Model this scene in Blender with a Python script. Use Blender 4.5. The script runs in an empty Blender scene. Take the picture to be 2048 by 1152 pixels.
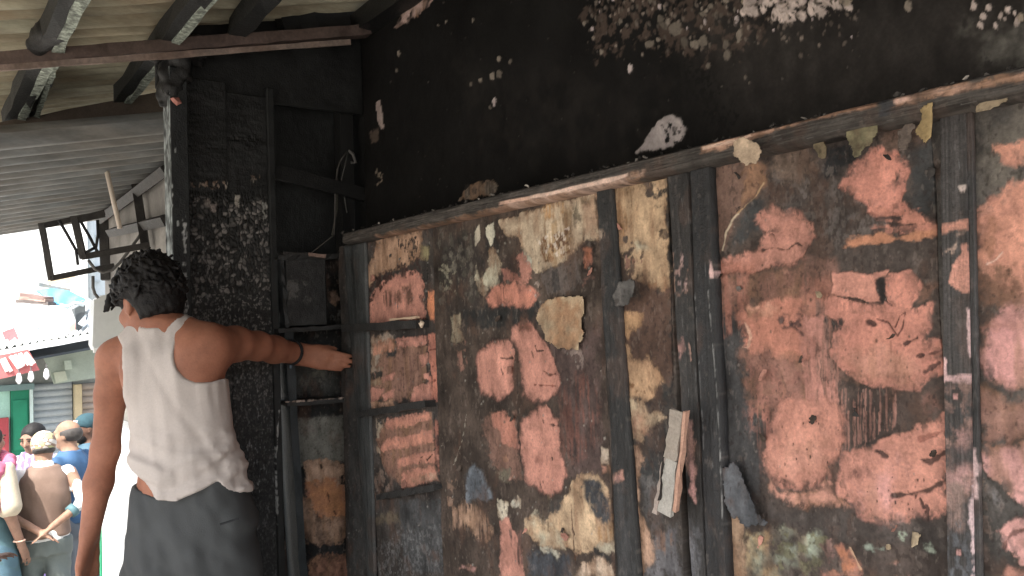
import bpy, math, random
import numpy as np

# ------------------------------------------------------------------ camera, light, exposure
SC = bpy.context.scene
COL = SC.collection
YAW, PITCH, ROLL, FOC = math.radians(36.4), math.radians(2.0), math.radians(2.0), 1600.0
EYE = np.array([0.0, 0.0, 1.5])
_fh = np.array([math.sin(YAW), math.cos(YAW), 0]); _rh = np.array([math.cos(YAW), -math.sin(YAW), 0])
_z = np.array([0, 0, 1.0])
CF = _fh * math.cos(PITCH) + _z * math.sin(PITCH)
_u0 = -_fh * math.sin(PITCH) + _z * math.cos(PITCH)
CR = _rh * math.cos(ROLL) - _u0 * math.sin(ROLL)
CU = _u0 * math.cos(ROLL) + _rh * math.sin(ROLL)
cam = bpy.data.cameras.new('camera'); camo = bpy.data.objects.new('camera', cam); COL.objects.link(camo)
from mathutils import Matrix, Vector
M = Matrix(((CR[0], CU[0], -CF[0], EYE[0]), (CR[1], CU[1], -CF[1], EYE[1]), (CR[2], CU[2], -CF[2], EYE[2]), (0, 0, 0, 1)))
camo.matrix_world = M
cam.sensor_width = 36; cam.lens = FOC / 2048 * 36; cam.clip_start = 0.05; cam.clip_end = 500
SC.camera = camo

SUN_DIR = np.array([-0.60, -0.38, 0.95])          # towards the sun
SUN_DIR = SUN_DIR / np.linalg.norm(SUN_DIR)
el = math.asin(SUN_DIR[2]); az = math.atan2(SUN_DIR[0], SUN_DIR[1])
w = bpy.data.worlds.new('World'); SC.world = w; w.use_nodes = True
nt = w.node_tree; nt.nodes.clear()
sky = nt.nodes.new('ShaderNodeTexSky'); sky.sky_type = 'NISHITA'; sky.sun_disc = False
sky.sun_elevation = el; sky.sun_rotation = az; sky.dust_density = 4.0; sky.air_density = 1.0; sky.ozone_density = 1.0
hs = nt.nodes.new('ShaderNodeHueSaturation'); hs.inputs['Saturation'].default_value = 0.45
bg = nt.nodes.new('ShaderNodeBackground'); bg.inputs[1].default_value = 0.15
wo = nt.nodes.new('ShaderNodeOutputWorld')
nt.links.new(sky.outputs[0], hs.inputs['Color']); nt.links.new(hs.outputs[0], bg.inputs[0]); nt.links.new(bg.outputs[0], wo.inputs[0])
sl = bpy.data.lights.new('sun', 'SUN'); sl.energy = 3.4; sl.angle = math.radians(0.6); sl.color = (1, 0.95, 0.87)
so = bpy.data.objects.new('sun', sl); COL.objects.link(so); so.location = (-4, -2, 8)
so.rotation_euler = Vector(SUN_DIR.tolist()).to_track_quat('Z', 'Y').to_euler()
SC.view_settings.view_transform = 'Standard'; SC.view_settings.look = 'None'
SC.view_settings.exposure = 1.75; SC.view_settings.gamma = 1
SC.view_settings.use_curve_mapping = False
try:
    SC.cycles.max_bounces = 8; SC.cycles.diffuse_bounces = 5
except Exception: pass

# ------------------------------------------------------------------ helpers
def ray(px, py): return CF + CR * ((px - 1024) / FOC) - CU * ((py - 576) / FOC)
def at_x(px, py, X): d = ray(px, py); return EYE + d * (X / d[0])
def at_y(px, py, Y): d = ray(px, py); return EYE + d * (Y / d[1])
def at_z(px, py, Z): d = ray(px, py); return EYE + d * ((Z - EYE[2]) / d[2])
def at_d(px, py, D): return EYE + ray(px, py) * D
rng = np.random.RandomState(7)
random.seed(5)
OFF = {}
def tag(o, label, cat, group=None, kind=None):
    o['label'] = label
    if cat: o['category'] = cat
    if group: o['group'] = group
    if kind: o['kind'] = kind
    return o
def thing(name, loc, label, cat, group=None):
    o = bpy.data.objects.new(name, None); COL.objects.link(o); o.empty_display_size = .1
    o.location = tuple(float(c) for c in loc); OFF[o.name] = np.array(loc, float)
    return tag(o, label, cat, group)
def mk(name, V, F, mat, parent=None, smooth=False, col=None, loc=None):
    V = np.asarray(V, float).reshape(-1, 3)
    if parent is not None: off = OFF[parent.name]
    else:
        off = np.array(loc if loc is not None else [(V[:, 0].min() + V[:, 0].max()) / 2, (V[:, 1].min() + V[:, 1].max()) / 2, V[:, 2].min()], float)
    me = bpy.data.meshes.new(name)
    L = V - off
    if isinstance(F, np.ndarray):
        n = F.shape[1]
        me.vertices.add(len(L)); me.vertices.foreach_set('co', L.astype(np.float32).ravel())
        me.loops.add(F.size); me.loops.foreach_set('vertex_index', F.astype(np.int32).ravel())
        me.polygons.add(len(F)); me.polygons.foreach_set('loop_start', np.arange(0, F.size, n, dtype=np.int32))
        me.update(calc_edges=True)
    else:
        me.from_pydata(L.tolist(), [], [tuple(int(i) for i in f) for f in F])
    if smooth: me.polygons.foreach_set('use_smooth', np.ones(len(me.polygons), bool))
    if col is not None:
        a = me.color_attributes.new('Col', 'FLOAT_COLOR', 'POINT')
        c = np.ones((len(L), 4), np.float32); c[:, :np.asarray(col).shape[1]] = col
        a.data.foreach_set('color', c.ravel())
    me.validate(clean_customdata=False)
    me.materials.append(mat)
    o = bpy.data.objects.new(name, me); COL.objects.link(o)
    if parent is not None: o.parent = parent; OFF[o.name] = off
    else: o.location = tuple(off); OFF[o.name] = off
    return o
class MB:
    """collects shapes; build() links them as one mesh object"""
    def __init__(s): s.V = []; s.F = []; s.n = 0; s.C = []
    def add(s, V, F, c=None):
        V = np.asarray(V, float).reshape(-1, 3)
        s.V.append(V); s.F += [tuple(i + s.n for i in f) for f in F]; s.n += len(V)
        s.C.append(np.tile(np.array(c if c is not None else (1, 1, 1), float), (len(V), 1)))
        return s
    def box(s, lo, hi, c=None):
        x0, y0, z0 = lo; x1, y1, z1 = hi
        V = [(x0, y0, z0), (x1, y0, z0), (x1, y1, z0), (x0, y1, z0), (x0, y0, z1), (x1, y0, z1), (x1, y1, z1), (x0, y1, z1)]
        return s.add(V, [(3, 2, 1, 0), (4, 5, 6, 7), (0, 1, 5, 4), (1, 2, 6, 5), (2, 3, 7, 6), (3, 0, 4, 7)], c)
    def beam(s, p, q, wd, ht, up=(0, 0, 1), seg=1, jit=0, c=None):
        p = np.array(p, float); q = np.array(q, float); d = q - p; d /= np.linalg.norm(d)
        sd = np.cross(d, up); sd /= np.linalg.norm(sd); u = np.cross(sd, d)
        V = []; F = []
        for i in range(seg + 1):
            cpt = p + (q - p) * i / seg
            for a, b in ((-1, -1), (1, -1), (1, 1), (-1, 1)):
                V.append(cpt + sd * a * wd / 2 + u * b * ht / 2 + (rng.randn(3) * jit if jit else 0))
        for i in range(seg):
            k = 4 * i
            for j in range(4): F.append((k + j, k + (j + 1) % 4, k + 4 + (j + 1) % 4, k + 4 + j))
        F.append((3, 2, 1, 0)); k = 4 * seg; F.append((k, k + 1, k + 2, k + 3))
        return s.add(V, F, c)
    def tube(s, pts, r, n=8, c=None):
        pts = [np.array(p, float) for p in pts]; V = []; F = []
        for i, p in enumerate(pts):
            d = pts[min(i + 1, len(pts) - 1)] - pts[max(i - 1, 0)]; d /= np.linalg.norm(d)
            a = np.cross(d, (0.31, 0.2, 0.93)); a /= np.linalg.norm(a); b = np.cross(d, a)
            rr = r[i] if hasattr(r, '__len__') else r
            for j in range(n): t = 2 * math.pi * j / n; V.append(p + rr * (a * math.cos(t) + b * math.sin(t)))
        for i in range(len(pts) - 1):
            for j in range(n): F.append((i * n + j, i * n + (j + 1) % n, (i + 1) * n + (j + 1) % n, (i + 1) * n + j))
        F.append(tuple(range(n - 1, -1, -1))); F.append(tuple((len(pts) - 1) * n + j for j in range(n)))
        return s.add(V, F, c)
    def slab(s, pts, th, c=None):
        """a polygon of 3-D points given thickness along its own normal"""
        P = np.array(pts, float); nrm = np.zeros(3)
        for i in range(len(P)): nrm += np.cross(P[i] - P[0], P[(i + 1) % len(P)] - P[0])
        nrm /= np.linalg.norm(nrm); n = len(P)
        V = np.concatenate([P + nrm * th / 2, P - nrm * th / 2])
        F = [tuple(range(n)), tuple(range(2 * n - 1, n - 1, -1))] + [(i + n, (i + 1) % n + n, (i + 1) % n, i) for i in range(n)]
        return s.add(V, F, c)
    def build(s, name, mat, parent=None, smooth=False, loc=None):
        return mk(name, np.concatenate(s.V), s.F, mat, parent, smooth, np.concatenate(s.C), loc)

# ------------------------------------------------------------------ noise
_T = np.random.RandomState(3).rand(8, 256, 256).astype(np.float32)
def vnoise(u, v, seed=0):
    t = _T[seed % 8]; iu = np.floor(u).astype(int); iv = np.floor(v).astype(int)
    fu = u - iu; fv = v - iv; fu = fu * fu * (3 - 2 * fu); fv = fv * fv * (3 - 2 * fv)
    iu += seed * 37; iv += seed * 91
    a = t[iv & 255, iu & 255]; b = t[iv & 255, (iu + 1) & 255]; c = t[(iv + 1) & 255, iu & 255]; d = t[(iv + 1) & 255, (iu + 1) & 255]
    return (a * (1 - fu) + b * fu) * (1 - fv) + (c * (1 - fu) + d * fu) * fv
def fbm(u, v, f, o=4, seed=0, g=.5):
    s = 0; a = 1; t = 0
    for i in range(o): s = s + a * vnoise(u * f, v * f, seed + i); t += a; a *= g; f *= 2.03
    return s / t            # 0..1, mean .5
def sstep(a, b, x): t = np.clip((x - a) / (b - a), 0, 1); return t * t * (3 - 2 * t)
def vor(u, v, f, seed=0, su=1, sv=1):
    u = u * f * su; v = v * f * sv; iu = np.floor(u).astype(int); iv = np.floor(v).astype(int)
    f1 = np.full(u.shape, 9.); f2 = np.full(u.shape, 9.); cid = np.zeros(u.shape)
    for dx in (-1, 0, 1):
        for dy in (-1, 0, 1):
            a = iu + dx; b = iv + dy
            qx = a + .1 + .8 * _T[seed % 8][b & 255, a & 255]; qy = b + .1 + .8 * _T[(seed + 1) % 8][b & 255, a & 255]
            d = np.hypot(u - qx, v - qy); c = _T[(seed + 2) % 8][b & 255, a & 255]
            nearer = d < f1; f2 = np.where(nearer, f1, np.minimum(f2, d)); cid = np.where(nearer, c, cid); f1 = np.where(nearer, d, f1)
    return f1, f2, cid

# ------------------------------------------------------------------ materials
def mat(name, base, rough=.75, attr=False, var=.25, vs=14, fine=.15, fs=120, bump=.25, bs=160, metal=0, spec=.3, sss=0, stretch=None, tint=None):
    m = bpy.data.materials.new(name); m.use_nodes = True; t = m.node_tree; N = t.nodes; L = t.links
    b = N['Principled BSDF']; b.inputs['Roughness'].default_value = rough; b.inputs['Metallic'].default_value = metal
    b.inputs['Specular IOR Level'].default_value = spec
    co = N.new('ShaderNodeNewGeometry'); vec = co.outputs['Position']
    if stretch:
        mp = N.new('ShaderNodeMapping'); mp.inputs['Scale'].default_value = stretch; L.new(vec, mp.inputs[0]); vec = mp.outputs[0]
    def noise(scale, det=4):
        n = N.new('ShaderNodeTexNoise'); n.inputs['Scale'].default_value = scale; n.inputs['Detail'].default_value = det; n.inputs['Roughness'].default_value = .6
        L.new(vec, n.inputs['Vector']); return n.outputs['Fac']
    def mr(fac, lo, hi):
        r = N.new('ShaderNodeMapRange'); r.inputs['From Min'].default_value = .25; r.inputs['From Max'].default_value = .75
        r.inputs['To Min'].default_value = lo; r.inputs['To Max'].default_value = hi; L.new(fac, r.inputs['Value']); return r.outputs[0]
    n1 = noise(vs); n2 = noise(fs, 5)
    mu = N.new('ShaderNodeMath'); mu.operation = 'MULTIPLY'
    L.new(mr(n1, 1 - var, 1 + var), mu.inputs[0]); L.new(mr(n2, 1 - fine, 1 + fine), mu.inputs[1])
    sc = N.new('ShaderNodeVectorMath'); sc.operation = 'SCALE'; L.new(mu.outputs[0], sc.inputs['Scale'])
    if attr:
        at = N.new('ShaderNodeAttribute'); at.attribute_name = 'Col'; src = at.outputs['Color']
        if base is not None and base != (1, 1, 1):
            mm = N.new('ShaderNodeVectorMath'); mm.operation = 'MULTIPLY'; L.new(src, mm.inputs[0]); mm.inputs[1].default_value = base; src = mm.outputs[0]
        L.new(src, sc.inputs[0])
    else:
        if tint:
            mx = N.new('ShaderNodeMix'); mx.data_type = 'RGBA'; mx.inputs[6].default_value = (*base, 1); mx.inputs[7].default_value = (*tint, 1)
            L.new(mr(noise(vs * .6), 0, 1), mx.inputs[0]); L.new(mx.outputs[2], sc.inputs[0])
        else: sc.inputs[0].default_value = base
    L.new(sc.outputs[0], b.inputs['Base Color'])
    rr = mr(n2, max(rough - .15, .05), min(rough + .15, 1)); L.new(rr, b.inputs['Roughness'])
    if bump:
        bp = N.new('ShaderNodeBump'); bp.inputs['Strength'].default_value = bump; bp.inputs['Distance'].default_value = .004
        L.new(noise(bs, 5), bp.inputs['Height']); L.new(bp.outputs[0], b.inputs['Normal'])
    if sss:
        b.inputs['Subsurface Weight'].default_value = sss; b.inputs['Subsurface Radius'].default_value = (.012, .005, .003); b.inputs['Subsurface Scale'].default_value = 1
    return m
M_paint = mat('burnt_paint', None, .8, True, .16, 22, .22, 210, .35, 260, spec=.25)
M_char = mat('charred_wood', None, .5, True, .25, 30, .3, 240, .5, 220, spec=.4)
M_plaster = mat('sooty_plaster', None, .9, True, .2, 6, .2, 150, .3, 120, spec=.1)
M_black = mat('black_char', (.016, .017, .017), .6, False, .4, 25, .4, 180, .7, 130, spec=.4)
M_ash = mat('ash_char', (.03, .032, .032), .7, False, .5, 30, .5, 150, .9, 90, spec=.35)
M_iron = mat('scorched_iron', (.032, .031, .031), .6, False, .4, 18, .3, 150, .3, 120, metal=.2, tint=(.05, .045, .04))
M_col = mat('coloured', None, .7, True, .12, 9, .1, 90, .15, 90)
M_metal = mat('painted_metal', None, .5, True, .12, 7, .08, 120, .1, 60, spec=.4)

# ------------------------------------------------------------------ painted relief surfaces
class Surf:
    """a fine grid u x v carrying a burnt-paint colour and a relief height"""
    def __init__(s, u, v, base, bvar=.35, bf=9, seed=0, str_=1.0):
        s.u = np.asarray(u, float); s.v = np.asarray(v, float)
        s.U, s.V = np.meshgrid(s.u, s.v); s.seed = seed
        n = fbm(s.U, s.V * str_, bf, 5, seed)
        s.C = np.array(base, float)[None, None] * (1 + bvar * 2 * (n - .5) * 2)[..., None]
        s.H = (fbm(s.U, s.V, 60, 4, seed + 2) - .5) * .002
        s.k = 0
    def _sub(s, lo, hi):
        us = np.where((s.u >= lo[0]) & (s.u <= hi[0]))[0]; vs = np.where((s.v >= lo[1]) & (s.v <= hi[1]))[0]
        if len(us) == 0 or len(vs) == 0: return None
        return slice(vs[0], vs[-1] + 1), slice(us[0], us[-1] + 1)
    def _sd(s, P, U, V, closed=True):
        d = np.full(U.shape, 1e9); ins = np.zeros(U.shape, bool); n = len(P)
        for i in range(n if closed else n - 1):
            a = P[i]; b = P[(i + 1) % n]; e = b - a; l2 = e @ e + 1e-12
            t = np.clip(((U - a[0]) * e[0] + (V - a[1]) * e[1]) / l2, 0, 1)
            d = np.minimum(d, (U - a[0] - t * e[0]) ** 2 + (V - a[1] - t * e[1]) ** 2)
            if closed:
                c = (a[1] > V) != (b[1] > V)
                ins ^= c & (U < (b[0] - a[0]) * (V - a[1]) / (b[1] - a[1] + 1e-12) + a[0])
        d = np.sqrt(d)
        return np.where(ins, d, -d) if closed else d
    def poly(s, P, col, soft=.003, warp=.006, wf=55, h=0., var=.22, vf=40, alpha=1., mode=None, edge=None, stretch=(1, 1)):
        """paint a patch; warp roughens its outline, mode breaks it up (streak, speckle, blotch)"""
        P = np.array(P, float)[:, :2]; s.k += 1; k = s.k + s.seed * 13
        if col[0] > .4 and col[1] / col[0] < .5: col = np.array(col) * (1.12, 1.20, 1.22)
        elif col[0] > .3 and .5 < col[1] / col[0] < .9: col = np.array(col) * (1.12, 1.13, 1.32)
        m = soft + warp * 2.2 + .004
        r = s._sub(P.min(0) - m, P.max(0) + m)
        if r is None: return
        U = s.U[r]; V = s.V[r]
        big = len(s.u) * len(s.v) > 0 and (P.max(0) - P.min(0)).min() > .02 and soft >= .002
        sd = s._sd(P, U, V) + (fbm(U * stretch[0], V * stretch[1], wf, 5, k, .62) - .5) * 3.6 * warp
        if big: sd = sd + (fbm(U, V, 22, 3, k + 6) - .5) * .014 * min(1, warp / .004)
        if big and col[0] > .4 and col[1] / col[0] < .5: sd = sd + .0045
        a = sstep(-soft * 1.05, soft * 1.05, sd) * alpha
        if big:      # the edge crumbles away in bits
            a = a * (1 - .85 * sstep(.50, .60, fbm(U, V * .8, 105, 4, k + 7, .6)) * np.exp(-np.maximum(sd, 0) / .010))
        if mode == 'streak': a = a * sstep(.40, .60, fbm(U, V * .09, 150, 3, k + 3) * .65 + fbm(U, V, 30, 3, k + 1) * .35)
        elif mode == 'speckle': a = a * sstep(.5, .62, fbm(U, V * .7, 130, 3, k + 3))
        elif mode == 'blotch': a = a * sstep(.44, .56, fbm(U, V, 60, 4, k + 3))
        elif mode == 'soft': a = a * sstep(.25, .7, fbm(U, V, 28, 4, k + 3))
        n = 1 + var * 2 * (fbm(U, V * .6, vf, 4, k + 5) - .5) * 1.6
        c = np.array(col, float)[None, None] * n[..., None]
        if big and col[0] > .24:
            e_ = np.exp(-np.maximum(sd, 0) / .014) * (.25 + .75 * sstep(.35, .65, fbm(U, V, 40, 4, k + 8)))
            sm = sstep(.5, .8, fbm(U * .5, V * 1.3, 30, 5, k + 9, .6)) * .5
            warm = col[1] / col[0] > .5
            if warm:
                st = sstep(.46, .74, fbm(U, V * .22, 46, 4, k + 10)) * .62
                c = c * (1 - st[..., None]) + np.array((.26, .15, .09)) * (.6 + .8 * n[..., None] - .4) * st[..., None]
            dk = np.array((.15, .085, .05)) if warm else np.array((.30, .145, .115))
            t_ = np.clip(e_ * .75 + sm * .55, 0, .85)[..., None]; c = c * (1 - t_) + dk * t_
        s.C[r] = s.C[r] * (1 - a[..., None]) + c * a[..., None]
        s.H[r] += h * a + np.exp(-(sd / .0035) ** 2) * .0016 * alpha * (.3 + fbm(U, V, 50, 2, k + 2)) * (abs(h) > 0)
        if edge is not None:         # scorched or pale rim along the torn outline
            e = np.exp(-(sd / edge[1]) ** 2) * edge[2]
            s.C[r] = s.C[r] * (1 - e[..., None]) + np.array(edge[0], float) * e[..., None]
    def line(s, P, col, wd=.002, warp=.002, h=-.002, alpha=1., taper=True):
        P = np.array(P, float)[:, :2]; s.k += 1; m = wd + warp * 2 + .003
        r = s._sub(P.min(0) - m, P.max(0) + m)
        if r is None: return
        U = s.U[r]; V = s.V[r]
        d = s._sd(P, U, V, False) + (fbm(U, V, 90, 4, s.k) - .5) * 3 * warp
        wl = wd * (.25 + 1.0 * fbm(U, V, 55, 3, s.k + 4))
        a = (1 - sstep(wl * .3, wl, d)) * alpha * .9
        s.C[r] = s.C[r] * (1 - a[..., None]) + np.array(col, float) * a[..., None]; s.H[r] += h * a
    def finish(s, k=1.0):
        """soot blotches, streaks, flecks and grit over everything painted so far"""
        U, V = s.U, s.V; lum = s.C.mean(-1); kb = k * (1 - .55 * sstep(.12, .28, lum))
        n = 1 + kb * (.85 * (fbm(U, V * .7, 22, 5, s.seed + 40) - .5) + .55 * (fbm(U, V * .25, 70, 4, s.seed + 41) - .5) + .5 * (fbm(U, V, 190, 3, s.seed + 42) - .5) * .7) * 1.25
        s.C = s.C * n[..., None]
        w = sstep(.56, .74, fbm(U, V * .6, 16, 6, s.seed + 43, .62)) * .5 * kb
        s.C = s.C * (1 - w[..., None]) + np.array((.105, .060, .043)) * w[..., None]
        w = sstep(.66, .74, fbm(U, V * .7, 150, 3, s.seed + 44)) * .5 * kb
        s.C = s.C * (1 - w[..., None]) + np.array((.03, .021, .018)) * w[..., None]
        w = sstep(.64, .76, fbm(U, V * .5, 120, 4, s.seed + 45, .6)) * np.clip(1 - lum / .12, 0, 1) * k
        s.C = s.C + w[..., None] * np.array((.085, .07, .06))
        s.H += (fbm(U, V, 120, 4, s.seed + 46) - .5) * .0022 * kb + (fbm(U, V * .5, 35, 3, s.seed + 47) - .5) * .004 * k + (fbm(U, V * .6, 9, 2, s.seed + 48) - .5) * .010 * k
    def build(s, name, fn, matl, parent, depth=.02, **kw):
        nv, nu = s.U.shape
        if name in ('board', 'back_panel'): s.finish()
        elif name in ('ledge', 'batten'): s.finish(.6)
        P = fn(s.U, s.V, s.H).reshape(-1, 3); C = np.clip(s.C, .004, .9).reshape(-1, 3)
        idx = np.arange(nu * nv).reshape(nv, nu)
        F = np.stack([idx[:-1, :-1], idx[:-1, 1:], idx[1:, 1:], idx[1:, :-1]], -1).reshape(-1, 4)
        ring = np.concatenate([idx[0, :], idx[1:, -1], idx[-1, -2::-1], idx[-2:0:-1, 0]])
        back = fn(s.U.ravel()[ring], s.V.ravel()[ring], np.full(len(ring), -depth)).reshape(-1, 3)
        n0 = len(P); m = len(ring); j = np.arange(m); k = (j + 1) % m
        F2 = np.stack([ring[k], ring[j], n0 + j, n0 + k], -1)
        F = np.concatenate([F, F2])
        # right-hand facing check against the height direction
        a, b, c = P[F[0][0]], P[F[0][1]], P[F[0][2]]
        out = fn(s.U[:1, :1], s.V[:1, :1], np.array([[1.]])).reshape(3) - fn(s.U[:1, :1], s.V[:1, :1], np.array([[0.]])).reshape(3)
        if np.cross(b - a, c - a) @ out < 0: F = F[:, ::-1]
        return mk(name, np.concatenate([P, back]), F, matl, parent, True, np.concatenate([C, C[ring]]), **kw)
# burnt colours (albedo, linear)
SOOT = (.014, .014, .0135); CHAR = (.045, .046, .045); BSOOT = (.062, .047, .040); PINK = (.50, .225, .170); PINKD = (.27, .115, .085)
PINKL = (.60, .31, .24); ORANGE = (.50, .19, .10); TAN = (.44, .28, .165); CREAM = (.56, .45, .30); PALE = (.58, .55, .44); BROWN = (.13, .072, .045)
RUST = (.28, .10, .05); GB = (.14, .155, .175); GREEN = (.40, .46, .36); PURP = (.085, .055, .05); OCH = (.46, .28, .12); OLIVE = (.26, .23, .13)

# ------------------------------------------------------------------ distance-field modelling
def unit(v): v = np.asarray(v, float); return v / np.linalg.norm(v)
class Field:
    def __init__(s, lo, hi, res):
        s.lo = np.array(lo, float); s.res = res; s.n = np.ceil((np.array(hi) - s.lo) / res).astype(int) + 1
        s.D = np.full(s.n, .12, np.float32)
    def _box(s, lo, hi, m):
        a = np.clip(np.floor((np.array(lo) - m - s.lo) / s.res).astype(int), 0, s.n - 1); b = np.clip(np.ceil((np.array(hi) + m - s.lo) / s.res).astype(int) + 1, 1, s.n)
        sl = tuple(slice(i, max(j, i + 1)) for i, j in zip(a, b))
        g = [s.lo[i] + s.res * np.arange(sl[i].start, sl[i].stop) for i in range(3)]
        return sl, np.meshgrid(*g, indexing='ij')
    def _put(s, sl, d, k, sub=False):
        a = s.D[sl]
        if sub: d = -d; h = np.clip(.5 - .5 * (a - d) / k, 0, 1); s.D[sl] = a * (1 - h) + d * h + k * h * (1 - h)
        else: h = np.clip(.5 + .5 * (d - a) / k, 0, 1); s.D[sl] = d * (1 - h) + a * h - k * h * (1 - h)
    def cone(s, a, b, ra, rb, k=.02, sub=False, flat=None):
        a = np.array(a, float); b = np.array(b, float); r = max(ra, rb)
        sl, (X, Y, Z) = s._box(np.minimum(a, b) - r, np.maximum(a, b) + r, k + .02)
        e = b - a; l2 = e @ e + 1e-12; P = np.stack([X - a[0], Y - a[1], Z - a[2]], -1)
        t = np.clip(P @ e / l2, 0, 1); Q = P - t[..., None] * e
        if flat is not None: f, q = flat; Q = Q + (Q @ f)[..., None] * f * (q - 1)
        s._put(sl, np.sqrt((Q ** 2).sum(-1)) - (ra + (rb - ra) * t), k, sub)
    def ell(s, c, r, R=None, k=.02, sub=False):
        c = np.array(c, float); r = np.array(r, float); R = np.eye(3) if R is None else np.array(R)
        m = r.max(); sl, (X, Y, Z) = s._box(c - m, c + m, k + .02)
        P = np.stack([X - c[0], Y - c[1], Z - c[2]], -1) @ R
        k0 = np.sqrt(((P / r) ** 2).sum(-1)); k1 = np.sqrt(((P / r ** 2) ** 2).sum(-1)) + 1e-9
        s._put(sl, k0 * (k0 - 1) / k1, k, sub)
    def loft(s, rings, ex, ey, k=.03, infl=0.):
        """rings: (centre, half width along ex, half depth along ey) ordered by height"""
        C = np.array([r[0] for r in rings], float); rx = np.array([r[1] for r in rings]) + infl; ry = np.array([r[2] for r in rings]) + infl; zz = C[:, 2]
        o = np.argsort(zz); C = C[o]; rx = rx[o]; ry = ry[o]; zz = zz[o]; m = max(rx.max(), ry.max())
        sl, (X, Y, Z) = s._box([C[:, 0].min() - m, C[:, 1].min() - m, zz[0]], [C[:, 0].max() + m, C[:, 1].max() + m, zz[-1]], k + .02)
        zc = Z[0, 0, :]; f = np.linspace(0, 1, 9)
        zt = np.linspace(zz[0], zz[-1], 60); sm = lambda v: np.convolve(np.pad(np.interp(zt, zz, v), 3, 'edge'), np.ones(7) / 7, 'valid')
        I = lambda v: np.interp(zc, zt, sm(v))[None, None, :]
        dx = X - I(C[:, 0]); dy = Y - I(C[:, 1]); a = (dx * ex[0] + dy * ex[1]) / I(rx); b = (dx * ey[0] + dy * ey[1]) / I(ry)
        q = np.sqrt(np.abs(a) ** 2.3 + np.abs(b) ** 2.3) ** (2 / 2.3)
        d = (q - 1) * np.minimum(I(rx), I(ry)); d = np.maximum(d, np.maximum(Z - zz[-1], zz[0] - Z))
        s._put(sl, d, k)
    def grid(s):
        return np.meshgrid(*[s.lo[i] + s.res * np.arange(s.n[i]) for i in range(3)], indexing='ij')
    def mesh(s):
        D = s.D; S = D < 0
        c = [S[i:i - 1 or None, j:j - 1 or None, k:k - 1 or None] for i in (0, 1) for j in (0, 1) for k in (0, 1)]
        cnt = sum(x.astype(np.int8) for x in c); act = (cnt > 0) & (cnt < 8)
        I = np.argwhere(act); idx = -np.ones(act.shape, np.int64); idx[act] = np.arange(len(I))
        P = np.zeros((len(I), 3)); W_ = np.zeros(len(I))
        off = [(i, j, k) for i in (0, 1) for j in (0, 1) for k in (0, 1)]
        val = [D[I[:, 0] + o[0], I[:, 1] + o[1], I[:, 2] + o[2]] for o in off]
        for p in range(8):
            for q in range(p + 1, 8):
                if sum(abs(np.array(off[p]) - off[q])) != 1: continue
                cr = (val[p] < 0) != (val[q] < 0); t = np.where(cr, val[p] / (val[p] - val[q] + 1e-12), 0)
                pt = np.array(off[p]) + t[:, None] * (np.array(off[q]) - off[p]); P += pt * cr[:, None]; W_ += cr
        V = s.lo + (I + P / W_[:, None]) * s.res; F = []
        for ax in range(3):
            a = [slice(1, -1)] * 3; a[ax] = slice(0, -1); b = list(a); b[ax] = slice(1, None)
            E0 = S[tuple(a)]; E1 = S[tuple(b)]; cr = np.argwhere(E0 != E1); fl = E0[E0 != E1]
            for i in range(3):
                if i != ax: cr[:, i] += 1
            u, v = [(1, 2), (2, 0), (0, 1)][ax]
            du = np.zeros(3, int); du[u] = 1; dv = np.zeros(3, int); dv[v] = 1
            g = lambda q: idx[q[:, 0], q[:, 1], q[:, 2]]
            Q = np.stack([g(cr - du - dv), g(cr - dv), g(cr), g(cr - du)], -1)
            Q[~fl] = Q[~fl][:, ::-1]; F.append(Q)
        F = np.concatenate(F); F = F[(F >= 0).all(1)]
        return V, F
def relax(V, F, it=2):
    for _ in range(it):
        A = np.zeros_like(V); n = np.zeros(len(V))
        for i in range(4):
            np.add.at(A, F[:, i], V[F[:, (i + 1) % 4]] + V[F[:, (i + 3) % 4]]); np.add.at(n, F[:, i], 2)
        V = V * .5 + .5 * A / np.maximum(n, 1)[:, None]
    return V
def fmesh(f, name, mt, parent, it=1, col=None):
    V, F = f.mesh(); V = relax(V, F, it)
    c = None if col is None else (col(V) if callable(col) else np.tile(col, (len(V), 1)))
    return mk(name, V, F, mt, parent, True, c)
def n3(X, Y, Z, f, seed=0, o=3):   # cheap 3-D noise from planes
    return (fbm(X + .37 * Z, Y - .21 * Z, f, o, seed) + fbm(Y + .31 * X, Z + .17 * X, f, o, seed + 2) + fbm(Z - .2 * Y, X + .4 * Y, f, o, seed + 4)) / 3

def lump(name, pts, r, mt, par, noise=.03, res=.008, c=(.016, .016, .016)):
    P = np.array(pts); R = np.array(r); f = Field(P.min(0) - R.max() - .05, P.max(0) + R.max() + .05, res)
    for i in range(len(P) - 1): f.cone(P[i], P[i + 1], R[i], R[i + 1], .02)
    X, Y, Z = f.grid(); f.D -= ((n3(X, Y, Z, 26, 1, 4) - .5) * noise * 2).astype(np.float32)
    return fmesh(f, name, mt, par, 0, c)
# ------------------------------------------------------------------ setting: floor, street
XB, XU, YP = 1.17, 1.305, 2.64         # board face, upper wall face, partition face
M_ground = mat('street_ground', (.33, .31, .28), .9, False, .2, 1.2, .2, 30, .4, 30)
M_floor = mat('sooty_floor', (.10, .095, .09), .85, False, .4, 4, .3, 60, .5, 40)
MB().box((-60, -40, -1.0), (60, 80, -.75)).build('street', M_ground)['kind'] = 'structure'
MB().box((-1.0, -3, -.749), (1.6, 2.95, 0)).build('plinth_floor', M_floor)['kind'] = 'structure'

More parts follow.
